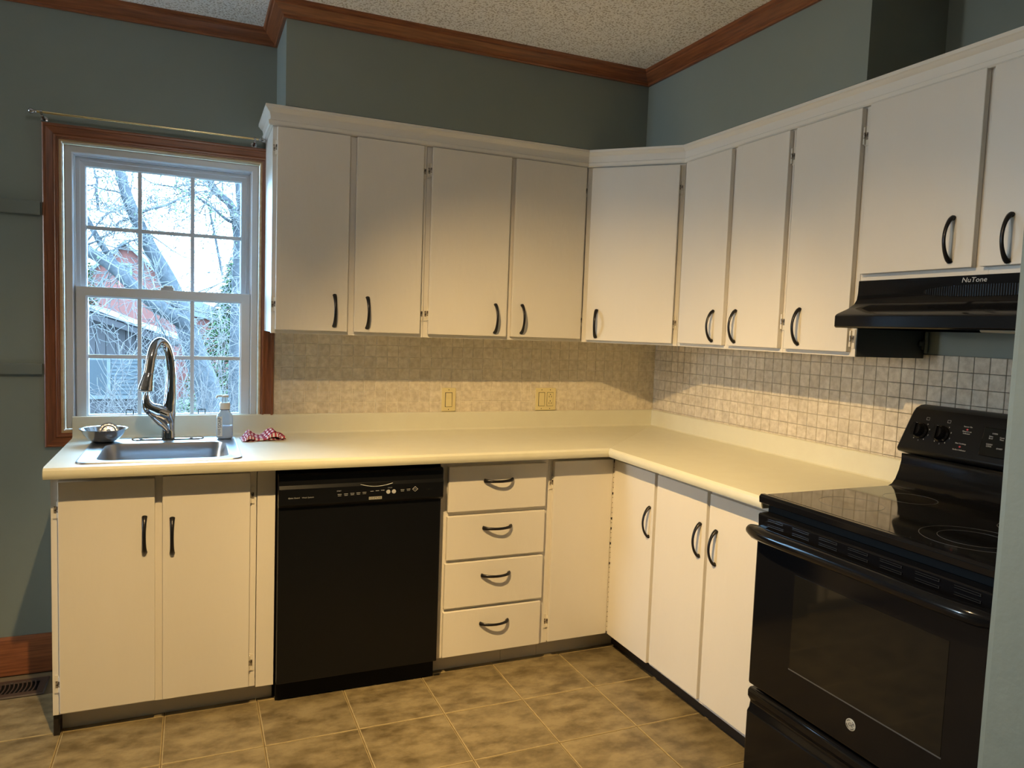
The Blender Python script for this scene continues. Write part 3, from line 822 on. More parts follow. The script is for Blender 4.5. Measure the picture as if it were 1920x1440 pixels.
# ================================================================== range hood
t = thing('range_hood', 'black under-cabinet range hood above the stove', 'range hood', (-0.2, -1.94, 1.43))
HY0, HY1 = -2.314, -1.5725
HP = [(-0.002, 1.445), (-0.410, 1.445), (-0.410, 1.4325), (-0.422, 1.4325), (-0.427, 1.436), (-0.427, 1.468), (-0.420, 1.474), (-0.375, 1.492), (-0.352, 1.506), (-0.342, 1.520), (-0.3385, 1.540), (-0.3375, 1.5785), (-0.310, 1.5785), (-0.002, 1.5785)]
MB().prism(HP, 'y', HY0, HY1).obj('canopy', BLACKG, t, smooth=30, bevel=0.0015)
for yy in (HY0+0.004, HY1-0.004):
    bx('side_skirt', BLACKG, t, -0.409, -0.004, yy-0.002, yy+0.002, 1.4325, 1.4445)
bx('back_skirt', BLACKG, t, -0.012, -0.003, HY0+0.008, HY1-0.008, 1.4325, 1.4445)
bx('lamp_lens', LENS, t, -0.24, -0.10, -2.20, -1.90, 1.430, 1.4445, bevel=0.004, label='pale lamp lens')
bx('filter', BLACKM, t, -0.40, -0.25, -2.27, -1.62, 1.437, 1.4445)
# oval grille
gy, gz, ga, gb = -1.985, 1.538, 0.185, 0.0155
ov = [(gy+ga*math.cos(2*PI*k/40), gz+gb*math.copysign(abs(math.sin(2*PI*k/40))**0.8, math.sin(2*PI*k/40))) for k in range(40)]
gr = MB().prism(ov, 'x', -0.3415, -0.3360).obj('grille', BLACKM, t)
m = MB(); q = -ga+0.006
while q < ga-0.004:
    hh = gb*math.sqrt(1-(q/ga)**2)**0.8
    m.box(-0.3435, -0.3405, gy+q-0.0014, gy+q+0.0014, gz-hh, gz+hh)
    q += 0.0068
m.obj('grille_slats', BLACKS, gr, kind='stuff')
text('lettering', 'NuTone', 0.0185, GREYPR, t, Matrix.Translation((-0.3380, -1.943, 1.5655)) @ Matrix.Rotation(-PI/2, 4, 'Z') @ Matrix.Rotation(PI/2, 4, 'X'), shear=0.15, sx=1.1)

# ================================================================== sink and tap
def rrect(cx, cy, hx, hy, r, z, n=8):
    out = []
    for qx, qy, a0 in ((1, 1, 0), (-1, 1, PI/2), (-1, -1, PI), (1, -1, 3*PI/2)):
        for k in range(n+1):
            a = a0 + (PI/2)*k/n
            out.append((cx+qx*(hx-r)+r*math.cos(a), cy+qy*(hy-r)+r*math.sin(a), z))
    return out
t = thing('sink', 'stainless steel drop-in sink under the window', 'sink', (-2.318, -0.345, CT))
ocx, ocy, ohx, ohy = -2.318, -0.3425, 0.2525, 0.2565
icx, icy, ihx, ihy = -2.312, -0.378, 0.203, 0.176
m = MB()
m.loops([rrect(ocx, ocy, ohx, ohy, 0.035, CT+0.0005), rrect(ocx, ocy, ohx-0.002, ohy-0.002, 0.034, CT+0.005), rrect(ocx, ocy, ohx-0.007, ohy-0.007, 0.030, CT+0.0055), rrect(ocx, ocy, ohx-0.011, ohy-0.011, 0.028, CT+0.0035),
         rrect(icx, icy, ihx+0.008, ihy+0.008, 0.062, CT+0.0035), rrect(icx, icy, ihx+0.002, ihy+0.002, 0.058, CT+0.001), rrect(icx, icy, ihx, ihy, 0.056, CT-0.006),
         rrect(icx, icy+0.016, ihx-0.006, ihy-0.020, 0.055, CT-0.034), rrect(icx, icy+0.016, ihx-0.012, ihy-0.026, 0.053, CT-0.125), rrect(icx, icy+0.012, ihx-0.032, ihy-0.046, 0.045, CT-0.155), rrect(icx, icy, 0.04, 0.04, 0.0399, CT-0.162)], cap0=False)
m.obj('basin', STEEL, t, smooth=50)
MB().lathe([(0.046, CT-0.1615), (0.046, CT-0.158), (0.036, CT-0.157), (0.030, CT-0.160)], (icx, icy, 0), 24).obj('drain', STEELB, t, smooth=40)

FC = Vector((-2.311, -0.128, 0.9175))
t = thing('kitchen_tap', 'tall polished chrome pull-down tap behind the sink', 'tap', FC)
m = MB(); m.loops([rrect(FC.x, FC.y, 0.128, 0.027, 0.0265, 0.9180), rrect(FC.x, FC.y, 0.127, 0.026, 0.0255, 0.9225), rrect(FC.x, FC.y, 0.121, 0.020, 0.0195, 0.9245)])
m.obj('deck_plate', CHROME, t, smooth=40)
def catmull(pts, n=6):
    pts = [Vector(p) for p in pts]; P_ = [2*pts[0]-pts[1]] + pts + [2*pts[-1]-pts[-2]]
    out = []
    for i in range(1, len(P_)-2):
        for k in range(n):
            s_ = k/n; a, b, c, d = P_[i-1], P_[i], P_[i+1], P_[i+2]
            out.append(0.5*((2*b)+(c-a)*s_+(2*a-5*b+4*c-d)*s_*s_+(3*b-a-3*c+d)*s_**3))
    out.append(pts[-1]); return out
def lerp_list(vals, n=6):
    o = []
    for a, b in zip(vals, vals[1:]):
        for k in range(n): o.append(a+(b-a)*k/n)
    o.append(vals[-1]); return o
B0 = [(-2.311, -0.128, 0.924), (-2.311, -0.128, 0.955), (-2.311, -0.128, 0.990), (-2.308, -0.128, 1.030), (-2.304, -0.128, 1.08), (-2.302, -0.127, 1.13), (-2.302, -0.126, 1.19), (-2.308, -0.130, 1.245), (-2.322, -0.143, 1.285), (-2.341, -0.165, 1.297), (-2.357, -0.190, 1.278), (-2.366, -0.208, 1.240), (-2.372, -0.218, 1.195), (-2.374, -0.222, 1.178)]
RB = [0.0250, 0.0225, 0.0230, 0.0245, 0.0215, 0.0185, 0.0165, 0.0155, 0.0155, 0.0160, 0.0165, 0.0168, 0.0172, 0.0176]
MB().tube(catmull(B0), lerp_list(RB), 18).obj('spout', CHROME, t, smooth=60)
MB().tube(catmull([(-2.374, -0.222, 1.177), (-2.378, -0.227, 1.158), (-2.383, -0.231, 1.130), (-2.385, -0.233, 1.117)]), lerp_list([0.0182, 0.0205, 0.0255, 0.0270]), 18).obj('spray_head', CHROME, t, smooth=50)
MB().lathe([(0.0225, 1.1165), (0.0225, 1.1135), (0.012, 1.1130)], (-2.385, -0.233, 0), 18).obj('spray_face', WHITEP, t)
MB().lathe([(0.0168, 1.080), (0.0168, 1.082)], (-2.304, -0.128, 0), 20).obj('joint_ring', BADGE, t)
MB().tube(catmull([(-2.309, -0.128, 0.985), (-2.326, -0.137, 1.012), (-2.352, -0.150, 1.028), (-2.375, -0.160, 1.045), (-2.386, -0.164, 1.072), (-2.384, -0.163, 1.100), (-2.380, -0.162, 1.118)]), lerp_list([0.023, 0.032, 0.031, 0.024, 0.0145, 0.0075, 0.0045]), 16).obj('lever', CHROME, t, smooth=60)
MB().tube(catmull([(-2.382, -0.172, 1.035), (-2.362, -0.165, 1.010), (-2.338, -0.155, 0.985), (-2.319, -0.148, 0.962), (-2.312, -0.144, 0.945)]), lerp_list([0.005, 0.017, 0.021, 0.017, 0.008]), 12, flat=(1.0, 0.6)).obj('lever_blade', STEELB, t, smooth=60)

# bowl and strainer
m = MB()
bc = (-2.528, -0.168, 0)
pr = [(0.028, 0.9195), (0.034, 0.9195), (0.050, 0.930), (0.066, 0.948), (0.0755, 0.966), (0.0805, 0.9685), (0.0805, 0.9700), (0.0750, 0.9690), (0.0650, 0.950), (0.049, 0.9320), (0.033, 0.9215), (0.010, 0.9212)]
m.lathe(pr, bc, 40)
tag(m.obj('mixing_bowl', STEELB, smooth=40), 'small stainless steel bowl on the sink deck left of the tap', 'bowl')
t = thing('sink_strainer', 'perforated steel sink strainer tilted inside the small bowl', 'strainer', (-2.507, -0.168, 0.945))
TM = Matrix.Translation((-2.512, -0.166, 0.9560)) @ Matrix.Scale(0.86, 4) @ Matrix.Rotation(math.radians(62), 4, 'X') @ Matrix.Rotation(math.radians(8), 4, 'Y')
def tm_obj(mb, name, m_):
    me = mb.mesh(name); me.transform(MW[t.name].inverted() @ TM)
    me.polygons.foreach_set('use_smooth', [True]*len(me.polygons)); me.set_sharp_from_angle(angle=math.radians(40))
    return link(name, me, m_, t)
tm_obj(MB().lathe([(0.012, 0.0), (0.028, 0.002), (0.030, 0.006), (0.038, 0.007), (0.040, 0.009), (0.036, 0.011), (0.028, 0.0095), (0.024, 0.004), (0.010, 0.003)], (0, 0, 0), 32), 'basket', STEEL)
m = MB()
for rr, nn in ((0.033, 14), (0.020, 9), (0.009, 5)):
    for k in range(nn):
        a = 2*PI*k/nn; m.lathe([(0.0022, 0.0103 if rr > 0.03 else 0.0046), (0.0022, 0.0108 if rr > 0.03 else 0.0050)], (rr*math.cos(a), rr*math.sin(a), 0), 8)
h_ = tm_obj(m, 'holes', BLACKM); h_['kind'] = 'stuff'
tm_obj(MB().lathe([(0.004, 0.004), (0.004, 0.012), (0.007, 0.013), (0.007, 0.017), (0.003, 0.019)], (0, 0, 0), 14), 'knob', STEELB)

# soap bottle
SB = (-2.108, -0.150, CT+0.0045)
t = thing('soap_bottle', 'clear foaming soap bottle with white pump cap, right of the tap', 'bottle', SB)
m = MB(); m.loops([rrect(SB[0], SB[1], a, b_, r, SB[2]+z) for a, b_, r, z in ((0.022, 0.016, 0.0155, 0.0), (0.029, 0.021, 0.018, 0.004), (0.0305, 0.0225, 0.019, 0.012), (0.0305, 0.0225, 0.019, 0.085), (0.027, 0.021, 0.0185, 0.098), (0.019, 0.018, 0.0175, 0.108), (0.0165, 0.0165, 0.0164, 0.116))])
m.obj('bottle_body', SOAPP, t, smooth=50)
MB().lathe([(0.0185, SB[2]+0.114), (0.0185, SB[2]+0.117)], (SB[0], SB[1], 0), 24).obj('seal_ring', INK, t)
MB().lathe([(0.0195, SB[2]+0.1172), (0.0200, SB[2]+0.121), (0.0200, SB[2]+0.139), (0.0175, SB[2]+0.143)], (SB[0], SB[1], 0), 28).obj('cap', WHITEP, t, smooth=40)
MB().lathe([(0.0115, SB[2]+0.1435), (0.0105, SB[2]+0.164)], (SB[0], SB[1], 0), 20).obj('pump_stem', SOAPP, t, smooth=40)
m = MB(); m.lathe([(0.0135, SB[2]+0.1645), (0.0145, SB[2]+0.168), (0.0135, SB[2]+0.173)], (SB[0], SB[1], 0), 20)
m.tube([(SB[0]-0.008, SB[1], SB[2]+0.1695), (SB[0]-0.028, SB[1]-0.004, SB[2]+0.1690), (SB[0]-0.031, SB[1]-0.005, SB[2]+0.162)], 0.0040, 8).obj('pump_head', WHITEP, t, smooth=40)
m = MB(); m.loops([rrect(SB[0], SB[1], 0.0285, 0.0205, 0.0175, SB[2]+z) for z in (0.006, 0.052)]); m.obj('soap', SOAPL, t, smooth=50)
lb = bx('label', LABELP, t, SB[0]-0.0280, SB[0]-0.0095, SB[1]-0.0236, SB[1]-0.0228, SB[2]+0.012, SB[2]+0.090)
text('label_lettering', 'SOAP', 0.017, INK, lb, Matrix.Translation((SB[0]-0.0188, SB[1]-0.0237, SB[2]+0.066)) @ Matrix.Rotation(PI/2, 4, 'X') @ Matrix.Rotation(PI/2, 4, 'Z'))
m = MB()
for q in range(6):
    m.box(SB[0]-0.0265, SB[0]-0.0265+0.008+0.005*random.random(), SB[1]-0.0240, SB[1]-0.0235, SB[2]+0.018+q*0.0042, SB[2]+0.0195+q*0.0042)
m.obj('label_print', INK, lb, kind='stuff')

# dish cloth
def cloth():
    bm = bmesh.new(); uvl = bm.loops.layers.uv.new('weave')
    prof = [(-0.077, 0.002), (-0.066, 0.016), (-0.056, 0.034), (-0.047, 0.043), (-0.038, 0.036), (-0.026, 0.024), (-0.012, 0.017), (-0.004, 0.013), (0.004, 0.016), (0.016, 0.032), (0.030, 0.043), (0.044, 0.044), (0.054, 0.034), (0.060, 0.021), (0.066, 0.017), (0.073, 0.024), (0.079, 0.020), (0.078, 0.006), (0.060, 0.003), (0.020, 0.004), (0.000, 0.0095), (0.020, 0.012), (0.040, 0.010), (0.030, 0.0055), (-0.020, 0.003), (-0.070, 0.0012)]
    cp = catmull([(x, 0, z) for x, z in prof], 5)
    arc = [0.0]
    for a, b in zip(cp, cp[1:]): arc.append(arc[-1]+(b-a).length)
    NV = 26; V = []
    for j in range(NV+1):
        v = j/NV; row = []
        for i, c in enumerate(cp):
            u = arc[i]/0.15
            e = math.sin(PI*min(1, max(0, v)))**0.35
            left = 0.55+0.45*v if c.x < -0.01 else 1.0-0.35*abs(v-0.55)
            nz = 0.004*noise.noise(Vector((u*4, v*5, 2.0)))
            z = 0.0012 + max(0.0, c.z*left*(0.42+0.58*e) + (nz if c.z > 0.012 else 0))
            x = c.x + 0.010*noise.noise(Vector((v*2.5, u*1.5, 5.0))) + (0.012*(v-0.5) if c.x < 0 else -0.010*(v-0.5))
            y = (v-0.5)*0.105 + 0.010*noise.noise(Vector((u*3, v*2, 9.0)))
            row.append((bm.verts.new((x, y, z)), (u, v*0.7)))
        V.append(row)
    for j in range(NV):
        for i in range(len(cp)-1):
            q = [V[j][i], V[j][i+1], V[j+1][i+1], V[j+1][i]]
            f = bm.faces.new([a[0] for a in q])
            for lp_, a in zip(f.loops, q): lp_[uvl].uv = a[1]
    bmesh.ops.recalc_face_normals(bm, faces=bm.faces)
    me = bpy.data.meshes.new('dish_cloth'); bm.to_mesh(me); bm.free()
    me.polygons.foreach_set('use_smooth', [True]*len(me.polygons))
    return link('dish_cloth', me, CHECK, None, Matrix.Translation((-1.972, -0.170, CT)) @ Matrix.Rotation(math.radians(6), 4, 'Z'))
tag(cloth(), 'crumpled red and white checked dish cloth on the counter', 'cloth')

# ================================================================== switch and outlet
def wallplate(name, label, cat, xa, xb, devs):
    za, zb = 0.9985, 1.1085; yb = -0.0062
    t = thing(name, label, cat, ((xa+xb)/2, yb, za))
    m = MB(); m.prism([(yb, za), (yb-0.004, za), (yb-0.0065, za+0.003), (yb-0.0065, zb-0.003), (yb-0.004, zb), (yb, zb)], 'x', xa, xb)
    m.obj('plate', PLATE, t, bevel=0.0015)
    for cx, kind_ in devs:
        zc = (za+zb)/2
        bx('device_recess', SLOT, t, cx-0.0172, cx+0.0172, yb-0.0068, yb-0.0066, zc-0.0340, zc+0.0340)
        if kind_ == 'rocker':
            m = MB(); m.prism([(yb-0.0068, zc-0.032), (yb-0.0115, zc-0.032), (yb-0.0078, zc+0.002), (yb-0.0088, zc+0.032), (yb-0.0068, zc+0.032)], 'x', cx-0.0148, cx+0.0148)
            m.obj('rocker', PLATE, t, bevel=0.0008)
        else:
            f = bx('receptacle', PLATE, t, cx-0.0158, cx+0.0158, yb-0.0092, yb-0.0066, zc-0.0325, zc+0.0325, bevel=0.001)
            for dz_ in (-0.019, 0.013):
                for dx in (-0.006, 0.006):
                    bx('slot', SLOT, f, cx+dx-0.0012, cx+dx+0.0012, yb-0.0095, yb-0.0090, zc+dz_-0.0045, zc+dz_+0.0045)
                MB().lathe([(0.0026, yb-0.0090), (0.0026, yb-0.0095)], (cx, 0, zc+dz_+0.0105), 10, axis='y').obj('slot', SLOT, f)
        for zz in (za+0.009, zb-0.009):
            MB().lathe([(0.0024, yb-0.0064), (0.0022, yb-0.0072), (0.001, yb-0.0074)], (cx, 0, zz), 10, axis='y').obj('screw', SLOT, t)
wallplate('light_switch', 'ivory single rocker light switch on the tiled backsplash', 'light switch', -1.1675, -1.0995, [(-1.1335, 'rocker')])
wallplate('power_outlet', 'ivory double plate with a rocker switch and an outlet on the backsplash', 'outlet', -0.688, -0.578, [(-0.656, 'rocker'), (-0.610, 'outlet')])

# ================================================================== curtain rod, ledgers, register, cable clamp
t = thing('curtain_rod', 'thin brass curtain rod with clear ball ends above the window', 'curtain rod', (-2.36, 0.0, 2.11))
MB().tube([(-2.745, -0.066, 2.113), (-1.985, -0.066, 2.113)], 0.0042, 10).obj('rod', BRASS, t, smooth=50)
for x, s_ in ((-2.745, -1), (-1.985, 1)):
    MB().lathe([(0.004, 0.0), (0.007, 0.004*s_), (0.005, 0.008*s_), (0.0095, 0.014*s_), (0.0105, 0.019*s_), (0.007, 0.025*s_), (0.002, 0.027*s_)], (x, -0.066, 2.113), 16, axis='x').obj('finial', STEELB, t, smooth=50)
    xx = x - 0.014*s_
    MB().tube([(xx, -0.002, 2.100), (xx, -0.030, 2.101), (xx, -0.062, 2.104)], 0.0050, 8).obj('bracket', STEELB, t, smooth=50)
    MB().lathe([(0.012, -0.0005), (0.012, -0.004), (0.006, -0.006)], (xx, 0, 2.100), 16, axis='y').obj('bracket_plate', STEELB, t, smooth=40)
    MB().tube([(xx-0.004, -0.066, 2.113), (xx+0.004, -0.066, 2.113)], 0.0075, 12).obj('bracket_ring', STEELB, t, smooth=50)
LEDG = mat('ledger_paint', (0.16, 0.185, 0.17), 0.5, bump=(60, 0.1, 0.003))
for za, zb, yy, lab in ((1.750, 1.7985, -0.021, 'upper grey-green painted wooden strip on the wall left of the window'), (1.158, 1.198, -0.018, 'lower grey-green painted wooden strip on the wall left of the window')):
    o = MB().box(-3.60, -2.7455, yy, -0.0005, za, zb).obj('wall_strip', LEDG, bevel=0.002)
    tag(o, lab, 'wall strip')
t = thing('floor_register', 'dark brown metal floor heating register at the bottom left', 'floor vent', (-2.88, -0.135, 0.0))
ga_ = [(-3.045, -2.722, -0.208, -0.066)]
def hring(mb, x0, x1, y0_, y1_, prof):
    ls = [[(x0+d, y0_+d, z), (x1-d, y0_+d, z), (x1-d, y1_-d, z), (x0+d, y1_-d, z)] for d, z in prof]
    R = [[mb.bm.verts.new(p) for p in l] for l in ls]
    for a, b_ in zip(R, R[1:]):
        for i in range(4): mb.face([a[i], a[(i+1) % 4], b_[(i+1) % 4], b_[i]])
    return mb
hring(MB(), -3.045, -2.722, -0.208, -0.066, [(0, 0.0005), (0.004, 0.005), (0.026, 0.006), (0.028, 0.002), (0.028, 0.0008)]).obj('frame', REG, t)
bx('duct', BLACKM, t, -3.018, -2.749, -0.181, -0.093, 0.0005, 0.0012)
for k in range(19):
    x = -3.010 + k*0.0138
    MB().tube([(x-0.004+0.006*math.sin(PI*q/6), -0.180+0.086*q/6, 0.0045) for q in range(7)], 0.0026, 5, flat=(1.0, 0.7)).obj('slat', REG, t)
t = thing('cable_clamp', 'small painted cable clamp on the wall under the range hood', 'cable clamp', (-0.015, -1.57, 1.36))
MB().tube([(-0.010, -1.566, 1.362), (-0.010, -1.566, 1.430)], 0.0055, 8).obj('conduit', WALLG, t, smooth=40)
m = MB(); m.box(-0.022, -0.001, -1.5650, -1.5556, 1.372, 1.405)
m.lathe([(0.007, -0.0), (0.007, 0.014), (0.004, 0.016)], (-0.030, -1.562, 1.385), 10).obj('clamp', DARKP, t, bevel=0.002)

# lamp fitting (above the frame)
t = thing('ceiling_lamp', 'white ceiling lamp with swivel spot heads', 'lamp', (LAMP.x, LAMP.y, ZC))
MB().lathe([(0.07, ZC-0.001), (0.07, ZC-0.018), (0.05, ZC-0.024)], (LAMP.x, LAMP.y-0.02, 0), 28).obj('canopy', FIXT, t, smooth=40)
for az, ti, pw, soft in HEADS:
    d = head_dir(az, ti); b0 = LAMP - d*0.055
    m = MB()
    m.tube([b0, b0+d*0.02, b0+d*0.05, b0+d*0.06], [0.015, 0.026, 0.034, 0.036], 18, up=(0, 1, 0))
    m.tube([b0, Vector((b0.x, b0.y, ZC-0.02))], 0.006, 8).obj('spot_head', FIXT, t, smooth=50)

# ================================================================== outside
tag(bx('ground', GROUND, None, -30, 30, 0.6, 60, -0.75, -0.7), kind='structure')

def grow(mb, p, d, r, length, depth, gnarl=0.35, seg=5, n=5, kids=(2, 3), mb2=None, minr=0.0032, upb=0.05):
    pts = [Vector(p)]; dirv = Vector(d).normalized()
    for k in range(seg):
        dirv = (dirv + gnarl*Vector((random.gauss(0, 1), random.gauss(0, 0.8), random.gauss(0, 1)+upb))*0.4).normalized()
        pts.append(pts[-1] + dirv*length/seg)
    rad = [max(minr, r*(1-0.6*k/seg)) for k in range(seg+1)]
    (mb2 if (mb2 and r < 0.012) else mb).tube(pts, rad, n if r > 0.02 else 4)
    if depth > 0:
        for c in range(random.randint(*kids)):
            i = random.randint(1, seg)
            side = dirv.orthogonal().normalized()
            side.rotate(Matrix.Rotation(random.uniform(0, 2*PI), 3, dirv))
            nd = (dirv*random.uniform(0.3, 0.9) + side*random.uniform(0.5, 1.0))
            grow(mb, pts[i], nd, rad[i]*random.uniform(0.4, 0.65), length*random.uniform(0.5, 0.8), depth-1, gnarl, seg, n, kids, mb2, minr, upb)
    return pts
def limb(mb, pts, rads):
    c = catmull(pts, 5); mb.tube(c, lerp_list(rads, 5), 9); return c
def sprout(mb, path, r, count, length, depth, mb2, **k):
    for _ in range(count):
        p = path[random.randint(2, len(path)-1)]
        a = random.uniform(0, 2*PI)
        grow(mb, p, (math.cos(a), random.uniform(-0.5, 0.5), math.sin(a)), r*random.uniform(0.6, 1.2), length*random.uniform(0.6, 1.2), depth, mb2=mb2, **k)
def buds(mb, mesh_mb, count, pts_):
    for _ in range(count):
        p = random.choice(pts_) + Vector((random.gauss(0, .12), random.gauss(0, .12), random.gauss(0, .12)))
        s_ = random.uniform(0.006, 0.014)
        mb.lathe([(s_*0.4, -s_), (s_, 0), (s_*0.3, s_)], p, 5)

t = thing('garden_tree', 'large bare leaning tree in the garden, left part of the window view', 'tree', (-2.0, 6.0, -0.7))
tk = MB(); tw = MB()
p1 = limb(tk, [(-1.95, 6.0, -0.7), (-2.03, 6.0, 0.37), (-2.15, 6.0, 0.81), (-2.32, 6.0, 1.35), (-2.47, 6.0, 1.77), (-2.65, 6.02, 2.11), (-2.77, 6.0, 2.37), (-2.88, 6.0, 2.64), (-2.95, 6.0, 2.90), (-3.0, 6.0, 3.2), (-3.1, 6.0, 3.9)], [0.17, 0.15, 0.135, 0.11, 0.09, 0.078, 0.068, 0.062, 0.056, 0.05, 0.03])
p2 = limb(tk, [(-2.26, 5.97, 1.28), (-2.56, 5.8, 1.49), (-2.79, 5.78, 1.67), (-3.02, 5.75, 1.90), (-3.25, 5.7, 2.05), (-3.50, 5.7, 2.22), (-3.9, 5.7, 2.6)], [0.085, 0.075, 0.068, 0.062, 0.056, 0.045, 0.03])
p3 = limb(tk, [(-2.90, 5.77, 1.78), (-3.05, 5.8, 2.01), (-3.15, 5.8, 2.17), (-3.25, 5.8, 2.37), (-3.38, 5.8, 2.56), (-3.6, 5.8, 3.0)], [0.045, 0.036, 0.032, 0.028, 0.022, 0.014])
p4 = limb(tk, [(-2.83, 6.0, 2.48), (-2.70, 6.0, 2.55), (-2.51, 6.0, 2.62), (-2.40, 6.0, 2.69), (-2.28, 6.0, 2.76), (-2.0, 6.0, 2.86)], [0.018, 0.015, 0.013, 0.011, 0.009, 0.005])
p5 = limb(tk, [(-2.83, 6.0, 2.48), (-2.90, 5.95, 2.42), (-2.98, 5.95, 2.38), (-3.03, 5.95, 2.2)], [0.014, 0.012, 0.010, 0.006])
p6 = limb(tk, [(-2.88, 6.0, 2.66), (-2.98, 6.0, 2.72), (-3.09, 6.0, 2.73), (-3.19, 6.0, 2.75), (-3.4, 6.0, 2.8)], [0.013, 0.011, 0.009, 0.008, 0.005])
p7 = limb(tk, [(-3.17, 6.0, 2.50), (-3.19, 6.0, 2.73), (-3.18, 6.0, 2.82), (-3.21, 6.0, 2.95), (-3.22, 6.0, 3.3)], [0.016, 0.015, 0.014, 0.012, 0.008])
sprout(tk, p1, 0.010, 24, 0.60, 3, tw); sprout(tk, p2, 0.011, 30, 0.65, 3, tw); sprout(tk, p3, 0.008, 14, 0.5, 3, tw)
sprout(tk, p4, 0.007, 14, 0.45, 3, tw); sprout(tk, p6, 0.007, 10, 0.4, 3, tw); sprout(tk, p7, 0.007, 10, 0.4, 3, tw)
tk.obj('trunk', BARK, t, smooth=60)
tw.obj('twigs', TWIG, t, kind='stuff')
bd = MB(); buds(bd, None, 200, p3+p4+p6+p7); bd.obj('buds', BUD, t, kind='stuff')

t = thing('garden_tree', 'crooked bare tree beyond the glass, right side of the window view', 'tree', (-1.75, 6.5, -0.7))
tk = MB(); tw = MB()
q1 = limb(tk, [(-1.78, 6.5, -0.7), (-1.75, 6.5, 0.31), (-1.73, 6.5, 1.37), (-1.72, 6.5, 2.03), (-1.72, 6.5, 2.38), (-1.79, 6.5, 2.73), (-1.93, 6.5, 2.87), (-2.03, 6.5, 2.99), (-2.08, 6.5, 3.17), (-2.1, 6.5, 3.6)], [0.10, 0.085, 0.075, 0.066, 0.060, 0.050, 0.046, 0.042, 0.038, 0.02])
q2 = limb(tk, [(-1.72, 6.5, 2.34), (-1.70, 6.5, 2.67), (-1.72, 6.5, 2.99), (-1.71, 6.5, 3.25), (-1.74, 6.5, 3.8)], [0.045, 0.042, 0.038, 0.034, 0.02])
q3 = limb(tk, [(-1.73, 6.5, 2.54), (-1.86, 6.4, 2.57), (-1.98, 6.4, 2.67), (-2.09, 6.4, 2.75), (-2.21, 6.4, 2.81), (-2.41, 6.4, 2.89), (-2.64, 6.4, 2.91), (-2.77, 6.4, 2.97)], [0.020, 0.017, 0.015, 0.013, 0.012, 0.010, 0.008, 0.005])
q4 = limb(tk, [(-1.90, 6.4, 1.9), (-2.0, 6.4, 2.44), (-2.04, 6.4, 2.63), (-2.03, 6.4, 2.75)], [0.016, 0.015, 0.012, 0.006])
sprout(tk, q1, 0.010, 34, 0.6, 3, tw); sprout(tk, q2, 0.008, 14, 0.5, 3, tw); sprout(tk, q3, 0.007, 26, 0.45, 3, tw); sprout(tk, q4, 0.007, 12, 0.4, 3, tw)
tk.obj('trunk', BARK, t, smooth=60)
tw.obj('twigs', TWIG, t, kind='stuff')
bd = MB(); buds(bd, None, 220, q3+q2+q4); bd.obj('buds', BUD, t, kind='stuff')

# evergreens
def evergreen(label, x, y, z0, h, r, count):
    t = thing('evergreen_tree', label, 'tree', (x, y, z0), group=None)
    MB().tube([(x, y, z0), (x, y, z0+h)], [0.09, 0.02], 8).obj('trunk', BARK, t)
    m = MB()
    for _ in range(count):
        f = random.random()**0.8; zz = z0 + 0.15 + f*(h-0.1); rr = r*(1-f*0.85)*math.sqrt(random.random())
        a = random.uniform(0, 2*PI)
        c = Vector((x+rr*math.cos(a), y+rr*math.sin(a), zz))
        out = Vector((math.cos(a), math.sin(a), random.uniform(-0.7, 0.3))).normalized()
        s_ = out.cross(Vector((0, 0, 1))).normalized(); ln = random.uniform(0.07, 0.15); wd_ = ln*0.22
        up_ = s_.cross(out)*ln*0.12
        V = [m.bm.verts.new(c-s_*wd_*0.3), m.bm.verts.new(c+out*ln*0.5+s_*wd_+up_), m.bm.verts.new(c+out*ln), m.bm.verts.new(c+out*ln*0.5-s_*wd_+up_)]
        m.face(V)
    m.obj('foliage', FIR, t, kind='stuff')
evergreen('green evergreen beyond the right lower window panes', -1.45, 8.2, -0.7, 3.0, 1.15, 12000)
evergreen('green evergreen seen at the left edge of the upper sash', -4.1, 11.5, -0.7, 3.2, 0.8, 3200)

# bare shrubs below the trees
def shrub(label, x, y, w_, h, count, m_):
    t = thing('bare_shrub', label, 'shrub', (x, y, -0.7))
    st = MB()
    for _ in range(count):
        bxp = Vector((x+random.uniform(-w_, w_)*0.6, y+random.uniform(-0.3, 0.3), -0.7))
        grow(st, bxp, (random.uniform(-0.35, 0.35), random.uniform(-0.2, 0.2), 1.0), random.uniform(0.005, 0.009), h*random.uniform(0.6, 1.1), 2, gnarl=0.30, seg=6, n=4, kids=(2, 3), minr=0.0022, upb=0.5)
    st.obj('stems', m_, t, kind='stuff')
shrub('leafless shrub in front of the wooden shed', -2.75, 4.4, 0.55, 1.5, 44, SHRUB)
shrub('leafless shrub left of the evergreen, in the lower right panes', -1.85, 4.6, 0.5, 1.6, 46, SHRUB)

# shed
t = thing('garden_shed', 'low dark wooden shed with a white window, seen through the lower sash', 'shed', (-4.0, 9.0, -0.7))
bx('wall', SHEDW, t, -5.6, -2.62, 9.0, 11.6, -0.7, 1.10)
m = MB(); m.prism([(-5.6, 1.10), (-2.62, 1.10), (-3.62, 1.48), (-5.6, 1.9)], 'y', 9.005, 11.59); m.obj('gable', SHEDW, t)
k = 0
while -5.6 + k*0.13 < -2.70:
    xa = -5.6 + k*0.13
    if xa > -4.2:
        zt = 1.10 if xa > -2.9 else 1.22
        bx('board', SHEDW, t, xa+0.004, xa+0.126, 8.985, 9.0, -0.7, zt)
    k += 1
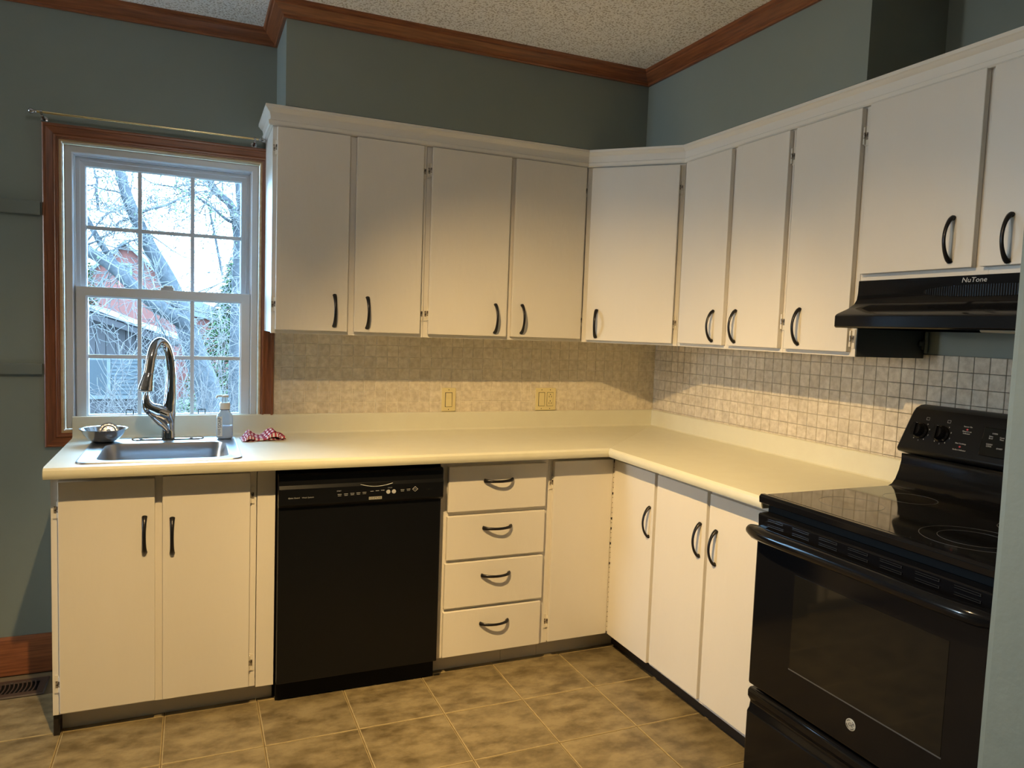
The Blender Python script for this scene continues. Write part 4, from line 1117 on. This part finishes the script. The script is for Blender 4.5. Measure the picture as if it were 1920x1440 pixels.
# roof slope falls to the right; courses of shingles
sl_ = Vector((1.02, 0, -0.40)).normalized()
a0 = Vector((-5.7, 8.85, 2.16)); 
m = MB(); m.prism([(-5.7, 2.12), (-2.42, 1.02), (-2.42, 0.93), (-5.7, 2.02)], 'y', 8.80, 8.86); m.obj('fascia', SHEDW, t)
for c in range(9):
    f0 = c/9; f1 = (c+1)/9 + 0.01
    xa, xb = -5.7+3.3*f0, -5.7+3.3*f1
    za, zb = 2.13-1.11*f0, 2.13-1.11*f1
    m = MB(); m.prism([(xa, za), (xb, zb+0.012), (xb, zb+0.028), (xa, za+0.012)], 'y', 8.78, 11.8); m.obj('shingle', SHEDR, t)
wnd = bx('window_frame', PALEW, t, -3.66, -2.90, 8.955, 8.990, 0.15, 0.78)
for xa, xb in ((-3.62, -3.38), (-3.32, -2.96)):
    bx('pane', DARKGL, wnd, xa, xb, 8.950, 8.957, 0.21, 0.72)
bx('sash_bar', PALEW, wnd, -3.375, -3.325, 8.94, 8.956, 0.17, 0.76)
for q in range(9):
    bx('blind_slat', BLIND, wnd, -3.315, -2.965, 8.944, 8.951, 0.225+q*0.055, 0.262+q*0.055)

# brick house further back
t = thing('brick_house', 'red brick gabled house far behind the garden trees', 'house', (-3.6, 17.0, -0.7))
bx('wall', BRICK, t, -4.9, -2.55, 17.0, 22.0, -0.7, 1.95)
m = MB(); m.prism([(-4.9, 1.95), (-2.55, 1.95), (-3.72, 3.10)], 'y', 17.0, 22.0); m.obj('gable', BRICK, t)
for s_ in (-1, 1):
    xe = -3.72 + s_*1.32; m = MB()
    m.prism([(-3.72, 3.16), (xe, 1.86), (xe, 1.78), (-3.72, 3.06)], 'y', 16.8, 22.2); m.obj('roof', ROOFG, t)
for xa, xb, za, zb in ((-3.92, -3.58, 2.28, 2.62), (-3.3, -2.9, 0.3, 1.1), (-4.4, -4.0, 0.5, 1.3)):
    f = bx('window', PALEW, t, xa, xb, 16.95, 17.0, za, zb)
    bx('pane', DARKGL, f, xa+0.05, xb-0.05, 16.94, 16.952, za+0.05, zb-0.05)
bx('wing', BRICK, t, -2.56, -1.0, 17.6, 21, -0.7, 1.45)
m = MB(); m.prism([(-2.56, 1.45), (-0.9, 1.2), (-0.9, 1.32), (-2.56, 2.0)], 'y', 17.4, 21.2); m.obj('roof', ROOFG, t)
